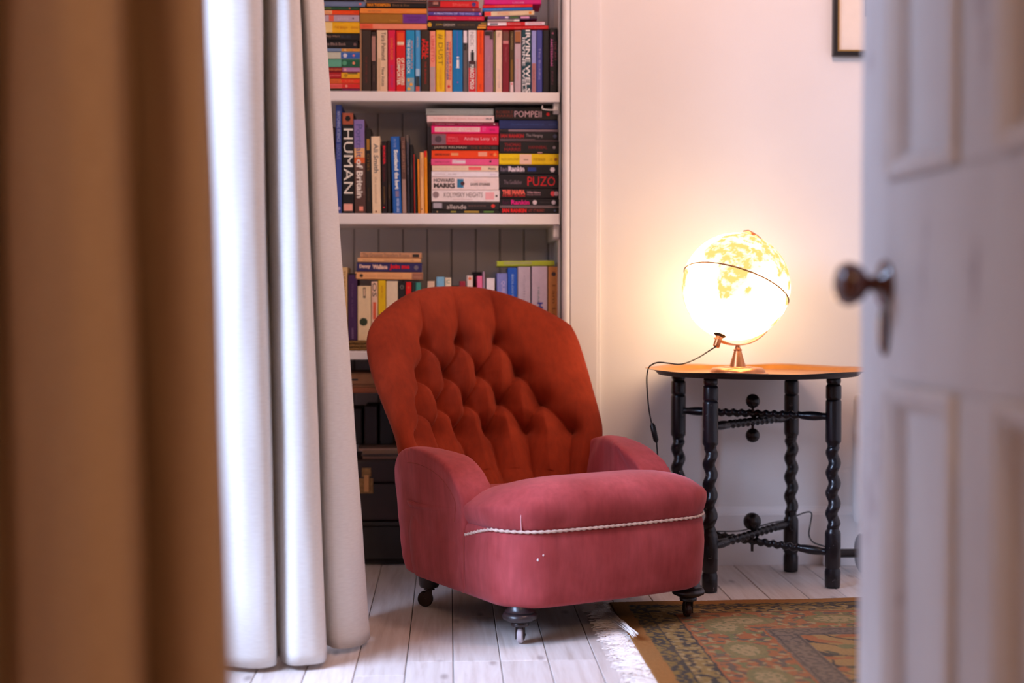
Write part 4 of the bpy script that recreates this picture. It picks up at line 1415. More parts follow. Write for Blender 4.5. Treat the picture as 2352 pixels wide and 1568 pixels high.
# ---------------------------------------------------------------- books
YS = YW + 0.030      # plane of the spines
M_PAGES = simple('book_pages', (196, 178, 152), 0.9, var=0.12, scale=200)
def bm_(c):
    lc = tuple(min(0.86, x * 1.3) for x in s2l(c))
    return simple('cover_%02x%02x%02x' % tuple(int(x) for x in c), lc, 0.5, spec=0.35, var=0.05, scale=60, linear=True)
TXT = {}
def text_mesh(s, bold=0.0):
    k = (s, bold)
    if k not in TXT:
        cu = bpy.data.curves.new('lettering', 'FONT')
        cu.body = s; cu.size = 1; cu.resolution_u = 2; cu.offset = bold
        o = bpy.data.objects.new('lettering', cu)
        me = o.to_mesh()
        vs = [v.co.copy() for v in me.vertices]; fs = [tuple(p.vertices) for p in me.polygons]
        o.to_mesh_clear(); bpy.data.objects.remove(o); bpy.data.curves.remove(cu)
        x0, x1 = min(v.x for v in vs), max(v.x for v in vs); y0, y1 = min(v.y for v in vs), max(v.y for v in vs)
        TXT[k] = ([((v.x-x0)/(x1-x0), (v.y-y0)/(y1-y0)) for v in vs], fs)
    return TXT[k]
ADJ = {}
def book(loc, t, h, d, color, label, group, roty=0.0, items=(), rot_z=0.0, hard=False):
    """local frame: x thickness (-t/2..t/2), z height 0..h, y depth 0..d, spine at y=0"""
    r = empty('book', loc, (0, roty, rot_z), label, 'book', group)
    cm = bm_(color)
    ct = min(0.0011, t * 0.12) if not hard else min(0.0022, t * 0.15)
    # cover: one U-shaped profile with slightly rounded spine
    b = min(0.0022, t * 0.22)
    outer = [(-t/2, d), (-t/2, b), (-t/2 + b * 0.35, b * 0.3), (-t/2 + b, 0.0), (t/2 - b, 0.0), (t/2 - b * 0.35, b * 0.3), (t/2, b), (t/2, d)]
    inner = [(t/2 - ct, d), (t/2 - ct, b + ct), (-t/2 + ct, b + ct), (-t/2 + ct, d)]
    MB().prism(outer + inner, h).build('cover', cm, r)
    e = 0.0007 if not hard else 0.003
    MB().box((-t/2 + ct, b + ct - 0.0002, e), (t/2 - ct, d - e * 1.2, h - e)).build('page_block', M_PAGES, r)
    yy = -0.0004
    for it in items:
        if it[0] == 'band':           # band, f0, f1 from the head of the spine, colour
            _, f0, f1, c = it[:4]
            a0, a1 = (it[4], it[5]) if len(it) > 4 else (0.0, 1.0)
            w0, w1 = -t/2 + b*0.6 + (t - b*1.2) * a0, -t/2 + b*0.6 + (t - b*1.2) * a1
            MB().box((w0, yy, h * (1 - f1)), (w1, 0.0004, h * (1 - f0))).build('spine_band', bm_(c), r)
            yy -= 0.00015
        elif it[0] == 'dot':
            _, f, a, rad, c = it
            MB().lathe([(rad * t, 0), (rad * t, 0.0006)], 14, Matrix.Translation((-t/2 + t * a, yy + 0.0002, h * (1 - f))) @ Matrix.Rotation(pi/2, 4, 'X')).build('emblem', bm_(c), r)
            yy -= 0.00015
        elif it[0] == 'text':         # text, string, f0, f1, a0, a1, colour, bold ; a measured from the book's left edge
            _, s, f0, f1, a0, a1, c = it[:7]
            bold = it[7] if len(it) > 7 else 0.0
            tv, tf_ = text_mesh(s, bold)
            vs = [(-t/2 + t * (a0 + (a1 - a0) * v), yy - 0.0003, h * (1 - (f0 + (f1 - f0) * u))) for u, v in tv]
            mesh_obj('lettering', vs, tf_, bm_(c), r)
        elif it[0] == 'hrow':         # upright lettering across the spine
            _, s, f0, f1, a0, a1, c = it[:7]
            tv, tf_ = text_mesh(s, 0.0)
            vs = [(-t/2 + t * (a0 + (a1 - a0) * u), yy - 0.0003, h * (1 - f1) + h * (f1 - f0) * v) for u, v in tv]
            mesh_obj('lettering', vs, tf_, bm_(c), r)
    return r
def up(xl, xr, yt, z, color, label, group, items=(), lean=0.0, d=0.125, y=None, hard=False, xb=None):
    """upright book; xl, xr pixel edges at the foot, yt pixel of the top; lean: pixels the top is shifted by"""
    y = YS if y is None else y
    a = at_Y(xl, 500, y).x; b = at_Y(xr, 500, y).x
    zt = at_Y((xl + xr) / 2, yt, y).z
    h = zt - z
    px = at_Y(xl + 1, 500, y).x - a
    ang = atan2(lean * px, h)
    t = (b - a) * cos(ang) - 0.0006
    # the lower corner on the leaning side rests on the shelf
    dz = abs(sin(ang)) * t / 2
    return book(((a + b) / 2, y, z + dz + 0.0004), t, h / cos(ang) - dz - 0.001, d, color, label, group, ang, items, hard=hard)
def flat(xl, xr, y0, y1, color, label, group, items=(), d=0.125, y=None, tilt=0.0, hard=False, zb=None):
    """lying book: pixel edges left, right, top, bottom; tilt in pixels (right end up)"""
    y = YS if y is None else y
    a = at_Y(xl, y0, y).x; b = at_Y(xr, y0, y).x
    z1 = at_Y((xl+xr)/2, y0, y).z; z0 = at_Y((xl+xr)/2, y1, y).z if zb is None else zb
    h = b - a
    t = z1 - z0 - 0.0005
    ang = atan2(tilt, xr - xl)
    # head of the spine is on the left
    c = Vector((a, y, (z0 + z1) / 2 - sin(ang) * h / 2))
    rot = -pi/2 - ang
    # local z runs from foot (right) to head (left): origin at the right end
    o = Vector((a + h * cos(ang), y, (z0 + z1) / 2 + sin(ang) * h / 2))
    return book(tuple(o), t, h, d, color, label, group, rot, items, hard=hard)

G1 = 'upright books on the upper shelf'
T = lambda s, f0, f1, a0, a1, c, b=0.0: ('text', s, f0, f1, a0, a1, c, b)
B = lambda f0, f1, c, a0=0.0, a1=1.0: ('band', f0, f1, c, a0, a1)
D = lambda f, a, r, c: ('dot', f, a, r, c)
W = (226, 214, 206)
row1 = [
 (827.6, 831.6, 68, (150, 112, 80), 'very thin tan paperback upright between the left stack and dark brown spine', []),
 (832, 853, 69, (50, 36, 28), 'dark brown upright spine, leftmost broad book of the upper shelf row', [T('THE MOTEL LIFE', .42, .85, .38, .58, (110, 40, 34))]),
 (854, 864.6, 73, (44, 30, 26), 'half dusty pink half black narrow spine beside the dark brown one', [B(.07, .48, (150, 110, 98)), T('CROOKED', .55, .82, .4, .65, (120, 90, 80))]),
 (866.5, 890.5, 69, (206, 178, 146), 'cream spine with black handwritten script on the upper shelf', [T('Tara Palmund', .03, .48, .45, .85, (50, 40, 36)), T('New Voices', .60, .90, .45, .75, (50, 40, 36)), B(.45, .97, (188, 160, 126), .08, .36)]),
 (892, 909, 69, (196, 14, 62), 'crimson pink spine with small orange and mauve lettering', [T('LOVING ROGER', .13, .48, .32, .70, (240, 120, 30)), T('SHORT STORY', .56, .92, .35, .68, (130, 60, 130))]),
 (910.5, 931.5, 70, (196, 22, 22), 'bright red spine with orange patch and large cream lettering', [B(.03, .24, (226, 70, 24), .1, .9), B(.18, .23, (240, 190, 160), .1, .9), T('COMFORTER', .44, .88, .10, .48, (244, 205, 180), .03), T('OF STRANGERS', .44, .88, .55, .90, (244, 205, 180), .03)]),
 (933, 953, 69, (24, 130, 176), 'teal blue spine with white letters and an orange pattern at its foot', [T('THE BONE CLOCK', .15, .70, .12, .48, (190, 215, 228), .03), T('NORTHERN ISLE', .17, .62, .58, .80, (220, 140, 110)), B(.76, .98, (120, 150, 160)), D(.80, .3, .16, (240, 150, 50)), D(.87, .6, .18, (240, 150, 50)), D(.94, .35, .2, (240, 160, 60))]),
 (954.5, 966, 69, (62, 140, 190), 'narrow sky blue spine with dark and red squares at its foot', [T('WAR MUSIC', .1, .28, .3, .62, (190, 170, 150)), B(.74, .90, (40, 50, 56)), B(.90, .98, (176, 74, 60)), B(.62, .73, (150, 180, 200))]),
 (967.5, 986.5, 69, (48, 36, 26), 'black brown spine with a blocky red title in its upper half', [T('PAUL', .14, .46, .08, .50, (190, 30, 26), .05), T('MALL', .18, .46, .50, .92, (190, 30, 26), .05), T('THE BURNING', .50, .86, .42, .66, (160, 40, 30))]),
 (987.5, 1001, 71, (214, 132, 112), 'salmon pink spine with red letters, grey lower half', [T('LIBRETTO', .08, .50, .25, .80, (196, 60, 58)), B(.58, .98, (164, 140, 140))]),
 (1002, 1022.5, 69, (228, 170, 8), 'bright yellow spine reading DUST in big letters', [T('# DUST', .06, .56, .20, .78, (130, 96, 20)), T('MIDNIGHT', .60, .94, .35, .65, (200, 136, 10))]),
 (1023.5, 1039, 70, (208, 148, 110), 'tan spine with blue and red striped lettering', [T('THE LONDONER', .17, .80, .15, .48, (60, 74, 120), .02), T('WINNER PRIZE', .17, .80, .55, .85, (196, 40, 46), .02), D(.90, .5, .22, (190, 40, 44))]),
 (1040, 1063, 69, (0, 106, 160), 'strong blue spine with a white letter i in the middle', [('hrow', 'i', .42, .60, .38, .66, (225, 222, 236)), B(.60, .605, (225, 222, 236), .28, .72), B(.02, .40, (70, 90, 170), .42, .52), D(.83, .5, .07, (150, 90, 170)), B(.62, .80, (60, 130, 170), .49, .52)]),
 (1064, 1074, 69, (88, 78, 76), 'narrow spine, white on top and grey below, beside the blue i book', [B(.01, .20, (220, 198, 200)), T('BOSS', .22, .32, .15, .85, (20, 18, 18), .04)]),
 (1075.5, 1094.5, 69, (222, 204, 200), 'white and red spine with a small black standing figure', [T('NICK', .03, .26, .25, .70, (150, 140, 140)), B(.60, .98, (180, 26, 34)), D(.33, .5, .13, (20, 20, 20)), B(.35, .50, (28, 30, 30), .28, .76), B(.49, .60, (60, 34, 36)), T('MARCO POLO', .55, .94, .22, .74, (230, 210, 200), .03)]),
 (1095.5, 1111.5, 69, (240, 66, 4), 'vivid orange spine with faint dark title', [T('HARUKI DREAMING', .03, .38, .35, .65, (170, 40, 10)), T('PRESS', .86, .94, .35, .6, (150, 40, 10))]),
 (1112.5, 1133, 70, (152, 108, 126), 'dusty lilac spine with a black photo patch at its head', [B(.01, .08, (40, 30, 30)), B(.02, .14, (60, 44, 40), .62, 1.0), T('THE PRIVATE', .40, .75, .36, .64, (176, 134, 150))]),
 (1133.5, 1138, 72, (106, 96, 44), 'very thin olive green spine between lilac and cream books', []),
 (1138.5, 1153, 70, (212, 182, 160), 'pale cream spine with a small grey title, beside the thin olive one', [T('No', .03, .10, .3, .8, (150, 120, 110)), T('SLOW TIDE', .62, .92, .4, .66, (170, 150, 150))]),
 (1154, 1169.5, 70, (116, 18, 34), 'maroon spine with a small portrait at its head', [B(.02, .16, (96, 60, 48)), B(.16, .21, (180, 110, 110)), T('The Long View', .26, .50, .35, .65, (170, 90, 96))]),
 (1170.5, 1180.5, 71, (72, 52, 20), 'narrow dark olive spine with a white square at its foot', [T('TRAPPED', .03, .30, .3, .7, (150, 130, 90)), B(.46, .80, (116, 84, 28), .2, .8), B(.82, .98, (206, 184, 184)), D(.85, .5, .2, (190, 40, 50))]),
 (1181.5, 1197, 70, (178, 156, 162), 'pale mauve spine with a brown hair portrait at its head', [B(.01, .20, (146, 90, 50)), B(.18, .21, (70, 40, 40)), T('girl on a train', .45, .80, .35, .62, (190, 120, 130))]),
 (1198, 1219.5, 68, (8, 56, 66), 'dark teal spine with double rows of big white capitals', [T('IRVINE WELS', .0, .99, .42, .92, (226, 218, 216), .02), T('IRVINE WELS', .12, .99, .06, .38, (196, 196, 200), .02)]),
 (1220.5, 1231.5, 70, (140, 144, 200), 'narrow lavender spine fading to dusty pink', [B(.52, .98, (158, 106, 108)), T('SAY', .62, .80, .3, .7, (110, 80, 90))]),
 (1232.5, 1245.5, 69, (62, 68, 140), 'indigo blue spine right of the lavender one', [T('The Buddha', .28, .78, .36, .66, (150, 150, 200))]),
 (1246.5, 1261, 69, (16, 14, 20), 'plain black spine right of the indigo one', []),
 (1262, 1280.5, 64, (14, 12, 18), 'black spine with pink lettering, last of the row on the upper shelf', [T('AMSTERDAM', .16, .58, .10, .40, (170, 84, 140), .02), T('THE ART', .20, .50, .60, .85, (130, 60, 80)), T('PAIN', .66, .86, .25, .42, (110, 50, 80)), D(.08, .40, .12, (150, 80, 110))]),
]
for k, (a, b, yt, c, lab, it) in enumerate(row1):
    up(a, b, yt, Z1t, c, lab, G1, it, d=0.13)

G2 = 'books stacked at the left end of the upper shelf'
stackL = [
 (686, 826.5, 203.5, 208.0, (22, 46, 30), 'thin dark green and purple book at the bottom of the upper left stack', [B(.71, 1, (110, 26, 90))]),
 (686, 826.5, 191.5, 203.3, (206, 86, 80), 'pink book with a red right end near the bottom of the upper left stack', [B(.71, 1, (190, 34, 30)), D(.78, .5, .26, (226, 140, 120)), T('PICADOR', .5, .7, .3, .7, (180, 60, 60))]),
 (686, 826.5, 180.5, 191.3, (206, 100, 40), 'orange book with a vermilion right end in the upper left stack', [B(.70, 1, (206, 46, 24)), T('LITERARY', .46, .69, .25, .7, (170, 60, 30)), T('US', .76, .9, .3, .7, (230, 110, 60))]),
 (686, 826.5, 165.5, 180.3, (156, 20, 26), 'dark red book with a yellow right end in the upper left stack', [B(.70, 1, (206, 156, 20)), T('Inspector', .44, .69, .25, .7, (220, 110, 110)), D(.77, .5, .3, (160, 120, 10)), B(.80, .96, (90, 80, 40), .75, 1)]),
 (686, 826.5, 154.0, 165.3, (120, 26, 30), 'maroon book with a lilac right end in the upper left stack', [B(.72, 1, (156, 110, 150)), T('Midnights', .46, .70, .2, .75, (206, 120, 60)), D(.76, .5, .28, (206, 150, 150))]),
 (686, 826.5, 135.5, 153.8, (84, 150, 124), 'sea green book with a dark green right end in the upper left stack', [B(.70, 1, (18, 80, 56)), D(.75, .5, .3, (70, 140, 106)), D(.90, .5, .18, (220, 130, 100))]),
 (686, 826.5, 119.0, 135.3, (172, 176, 158), 'pale grey green book with a blue right end in the upper left stack', [B(.69, 1, (40, 84, 156)), D(.76, .5, .3, (190, 190, 200)), D(.90, .5, .18, (200, 110, 110))]),
 (686, 826.5, 110.5, 118.8, (104, 124, 150), 'slim blue grey book with a golden right end in the upper left stack', [B(.70, 1, (190, 130, 30)), D(.76, .5, .3, (226, 180, 120)), D(.90, .5, .22, (220, 110, 60))]),
 (682, 822.0, 93.0, 110.3, (20, 16, 18), 'black book lying directly on the slim blue grey one', [T('The Black Book', .45, .80, .35, .75, (160, 130, 120)), D(.95, .5, .2, (110, 80, 76))]),
 (686, 825.5, 76.0, 92.8, (24, 20, 20), 'black book lying directly under the bright yellow one', [T('Ray Hart', .45, .68, .35, .75, (150, 120, 100)), T('BLUES', .70, .86, .35, .7, (60, 66, 80))]),
 (686, 826.0, 50.0, 75.7, (246, 160, 4), 'thick golden yellow book with a pale left end in the upper left stack', [B(.0, .55, (244, 186, 120)), T('THE BEACH', .59, .80, .38, .62, (180, 110, 10)), T('GRAND', .86, .98, .38, .6, (180, 110, 10))]),
 (686, 825.0, 34.0, 49.7, (166, 148, 158), 'grey lilac book with a red figure in the upper left stack', [B(.50, .58, (206, 90, 66)), B(.59, .98, (162, 142, 156)), D(.90, .5, .12, (50, 50, 70)), T('LIVES', .65, .82, .3, .6, (186, 170, 180))]),
 (686, 825.0, 23.0, 33.7, (238, 66, 8), 'orange red book with a cream left part in the upper left stack', [B(0, .55, (232, 160, 110)), T('THE HILL', .36, .53, .3, .7, (190, 120, 80)), T('VINT', .90, .99, .3, .7, (170, 40, 10))]),
 (682, 824.5, 15.2, 22.8, (26, 66, 36), 'thin bottle green book in the upper left stack', [T('GREENE', .42, .55, .3, .7, (150, 150, 50)), D(.85, .5, .26, (206, 90, 40))]),
 (697, 839.0, 2.5, 15.0, (96, 110, 138), 'slate blue book second from the top of the upper left stack', [D(.92, .5, .25, (200, 90, 80)), D(.31, .5, .3, (170, 110, 70))]),
 (690, 836.0, -10, 2.3, (28, 22, 24), 'black book topmost in view on the upper left stack', []),
]
for a, b, y0, y1, c, lab, it in stackL:
    flat(a, b, y0, y1, c, lab, G2, it, d=0.115)
ZR = None
G3 = 'books lying on top of the upper row'
def zpx(py, px=1000): return at_Y(px, py, YS).z
stackM = [
 (827, 980.5, 54.2, 67.3, (230, 124, 94), 'salmon pink book lying on the row, lowest of the orange stack', [B(0, .19, (206, 84, 50)), T('NOVEL', .04, .14, .3, .6, (170, 70, 40))]),
 (827, 980.5, 31.6, 54.0, (144, 96, 22), 'ochre book with a purple right end lying above the salmon one', [B(.64, 1, (98, 40, 128)), T('Hemon', .44, .56, .2, .45, (180, 130, 50)), T('THE LAST', .72, .88, .25, .45, (70, 20, 90)), T('FIVE MONSTERS', .70, .92, .58, .74, (70, 20, 90))]),
 (827, 980.0, 19.2, 31.3, (232, 128, 50), 'light orange book lying above the ochre and purple one', [T('NATIVE SONG', .12, .32, .3, .65, (150, 80, 40)), T('CITY LIGHTS', .42, .70, .3, .6, (206, 100, 40))]),
 (841, 978.5, 6.3, 17.8, (20, 16, 16), 'black book with orange lettering above the light orange one', [T('MAX THOMPSON', .02, .40, .2, .85, (236, 130, 10), .04), T('Black & Blue', .44, .72, .3, .75, (130, 96, 60))]),
 (841, 979.0, -6, 5.9, (196, 150, 130), 'pale pink edged book topmost of the orange stack', [B(.0, 1, (30, 24, 24), .0, .55)]),
]
zprev = None
for k, (a, b, y0, y1, c, lab, it) in enumerate(stackM):
    flat(a, b, y0, y1, c, lab, G3, it, d=0.12)
stackJ = [
 (981.5, 1118, 47.5, 67.3, (34, 28, 24), 'black book with gold bars at its right end lying on the upper row', [D(.04, .5, .26, (196, 150, 30)), T('JOHN', .14, .25, .35, .65, (180, 150, 60)), T('GRISHAM', .27, .46, .35, .65, (190, 176, 160)), T('THE KING OF TORTS', .50, .80, .38, .62, (110, 80, 40)), B(.84, .985, (206, 140, 40), .06, .30), B(.86, .995, (200, 134, 50), .38, .56), B(.90, .995, (150, 120, 40), .68, .80)]),
 (982.5, 1112, 36.2, 47.2, (184, 20, 58), 'crimson book lying above the black and gold one', [T('THE SAFFRON', .16, .50, .3, .65, (220, 110, 120)), T('TALES', .72, .95, .3, .6, (206, 90, 90))]),
 (983.5, 1106.5, 27.3, 36.0, (78, 58, 136), 'purple blue book lying above the crimson one', [T('A FRACTION OF', .10, .55, .2, .8, (170, 170, 216), .02), T('THE WHOLE', .58, .86, .2, .8, (150, 150, 206), .02), D(.97, .5, .3, (226, 120, 160))]),
 (983.0, 1104.5, 18.0, 27.0, (124, 50, 66), 'dull maroon book lying above the purple blue one', [T('GEORGE MAN', .3, .6, .3, .6, (150, 70, 90)), D(.86, .5, .25, (190, 110, 90))]),
 (983.0, 1100, 2.2, 17.4, (196, 24, 28), 'red book with a dark portrait at its left end, near the frame top', [B(0, .24, (70, 34, 34)), B(.10, .20, (160, 110, 96), .4, .9), T('Shame', .48, .80, .25, .7, (232, 100, 90)), D(.90, .5, .34, (60, 50, 110))]),
 (984.0, 1096, -9, 1.8, (120, 118, 116), 'grey book above the red one with the portrait', []),
]
for k, (a, b, y0, y1, c, lab, it) in enumerate(stackJ):
    flat(a, b, y0, y1, c, lab, G3, it, d=0.12)
stackR = [
 (1119, 1259.5, 59.6, 67.6, 3.0, (190, 18, 26), 'long thin red book lowest of the slanting stack on the upper row', [T('RED DUST ROAD', .45, .95, .25, .7, (220, 90, 90))]),
 (1120, 1251, 50.2, 59.3, 2.6, (186, 20, 30), 'red book with white panels in the slanting stack', [B(0, .33, (222, 206, 210)), B(.04, .18, (90, 80, 84), .2, .8), T('Bernstein', .36, .58, .3, .75, (236, 150, 150)), B(.66, 1, (220, 200, 216)), T('CORRECTIONS', .70, .95, .3, .7, (190, 50, 70))]),
 (1120, 1194, 43.8, 49.9, 1.5, (146, 130, 126), 'short thin grey book in the slanting stack', [B(.82, .98, (220, 206, 206))]),
 (1121, 1234, 36.8, 43.6, 1.8, (92, 74, 130), 'purple, green and pink spined book in the slanting stack', [B(.35, .41, (206, 190, 206)), B(.44, .61, (62, 96, 44)), B(.61, .66, (60, 50, 60)), B(.66, .84, (196, 142, 176)), B(.84, 1, (50, 44, 50))]),
 (1113, 1227, 25.0, 36.4, 4.0, (206, 186, 150), 'cream book with a red left end in the slanting stack', [B(0, .13, (220, 60, 56)), T('FIFTH BUSINESS', .26, .50, .2, .8, (206, 140, 110)), D(.92, .5, .3, (236, 130, 30))]),
 (1108.5, 1223, 17.6, 24.8, 3.4, (20, 96, 170), 'bright blue book in the slanting stack', [T('THE BIGGER BANG', .06, .40, .25, .7, (120, 160, 206))]),
 (1109, 1223, 10.4, 17.4, 3.0, (206, 26, 34), 'thin scarlet book just under the magenta one', [T('THE WORLD DOES NOT', .24, .76, .2, .7, (230, 120, 110))]),
 (1112, 1243, -4, 10.2, 2.0, (190, 10, 112), 'magenta book topmost of the slanting stack', [T('LOUSE', .50, .70, .15, .4, (226, 150, 200))]),
]
for a, b, y0, y1, ti, c, lab, it in stackR:
    flat(a, b, y0, y1, c, lab, G3, it, d=0.115, tilt=ti)

# middle shelf
G4 = 'upright books on the middle shelf'
row2 = [
 (752, 770, 291, 0, (50, 34, 28), 'dark brown spine at the left end of the middle shelf, half behind the curtain', [T('To Cell', .32, .55, .3, .7, (180, 150, 120)), D(.78, .6, .2, (206, 130, 90)), B(.2, .21, (110, 60, 40))]),
 (771.5, 785, 240, 0, (44, 62, 128), 'tall thin blue spine beside the HUMAN book', [T('MATCHING SCIENCE', .06, .34, .25, .8, (140, 150, 190), .02), T('SERIOUS', .36, .50, .2, .8, (110, 120, 170)), D(.95, .5, .3, (170, 160, 190))]),
 (786.5, 813, 259, 0, (14, 14, 18), 'big black spine reading HUMAN in tall white capitals', [B(.0, .115, (150, 76, 52)), D(.055, .5, .24, (20, 16, 16)), T('HUMAN', .155, .80, .12, .94, (226, 208, 196), .0), B(.90, .97, (214, 150, 134), .08, .92)]),
 (814.5, 840.5, 274.5, 2.0, (74, 50, 44), 'large spine with lilac to orange picture reading Portrait of Britain', [B(0, .30, (120, 104, 160)), B(.30, .40, (206, 160, 110)), B(.40, .46, (196, 90, 40)), B(.46, .80, (90, 66, 58)), T('Portrait', .05, .40, .2, .78, (84, 80, 130)), T('of Britain', .42, .83, .2, .78, (228, 206, 196), .03), B(.92, .97, (210, 130, 110), .4, .8)]),
 (841, 853.5, 293, 1.5, (24, 18, 14), 'black spine with gold bands between the Britain book and cream one', [B(.13, .26, (150, 104, 26), .2, .8), T('CITIES', .3, .5, .3, .7, (120, 84, 36)), T('GOLD', .7, .85, .4, .6, (90, 60, 30))]),
 (855, 875.5, 313, 2.6, (216, 190, 158), 'cream spine with grey title, a taller pale book on the middle shelf', [T('Ali Smith', .09, .47, .28, .80, (110, 104, 100), .02), T('the accidental', .52, .86, .32, .62, (170, 146, 116)), D(.97, .45, .1, (130, 80, 50))]),
 (877, 889.5, 324, 1.0, (26, 12, 16), 'black spine with red dotted lettering, right of the cream one', [T('BORDER', .06, .32, .3, .75, (190, 20, 40), .05), T('CROSSING', .35, .55, .35, .65, (110, 20, 30)), T('GOLDSMITH', .62, .86, .35, .6, (140, 100, 40)), D(.91, .4, .15, (206, 20, 50))]),
 (890.5, 898, 322, 1.5, (30, 22, 20), 'narrow black brown spine left of the royal blue one', [B(.6, .8, (80, 56, 30), .4, .7)]),
 (902.5, 923, 313, 5.5, (24, 84, 158), 'royal blue spine with thick white title, leaning slightly', [T('Scotland', .17, .44, .35, .80, (206, 212, 228), .06), T('the best', .46, .68, .35, .80, (206, 212, 228), .06), B(.70, .78, (120, 110, 140), .35, .78), T('PETER URE', .80, .98, .45, .72, (160, 180, 216), .03), T('IN THE', .03, .14, .35, .6, (140, 160, 206))]),
 (924, 934.5, 314, 3.5, (86, 60, 52), 'brown spine turning grey pink below, leaning against the blue one', [T('THE GREATEST', .04, .46, .2, .8, (150, 110, 92)), B(.55, .99, (150, 122, 112))]),
 (935.5, 942, 309, 2.5, (40, 36, 44), 'thin charcoal spine with grey lettering, among the narrow leaning ones', [T('Wherever the', .10, .50, .3, .8, (120, 116, 130)), B(.0, .1, (100, 90, 84))]),
 (943, 950, 332, 1.5, (18, 16, 18), 'thin black spine left of the red edged booklet', [B(.3, .5, (60, 56, 60), .3, .7)]),
 (951, 957, 354, 1.8, (26, 40, 34), 'very thin dark green booklet with a red edge on the middle shelf', [B(0, 1, (176, 30, 30), .0, .45)]),
 (960.5, 965, 365, 2.0, (222, 130, 26), 'thin golden orange booklet left of the pale orange one', []),
 (965.5, 974.5, 349, 1.2, (224, 160, 106), 'pale orange booklet with fine brown title on the middle shelf', [T('MOUNTAIN WALKS', .10, .40, .3, .65, (140, 90, 60)), D(.92, .4, .18, (90, 50, 30))]),
 (975.5, 982.5, 346, 1.6, (240, 134, 6), 'orange booklet with a red head, last of the upright ones', [B(0, .10, (196, 24, 24)), T('CANALS', .14, .4, .35, .65, (206, 80, 20))]),
]
for a, b, yt, ln, c, lab, it in row2:
    up(a, b, yt, Z2t, c, lab, G4, it, lean=-ln if ln else 0, d=0.135 if yt > 280 else 0.16)
o = up(984, 990.6, 372, Z2t, (92, 72, 58), 'dull grey brown spine set back beside the pink and white stack', G4, [], y=YS + 0.03)

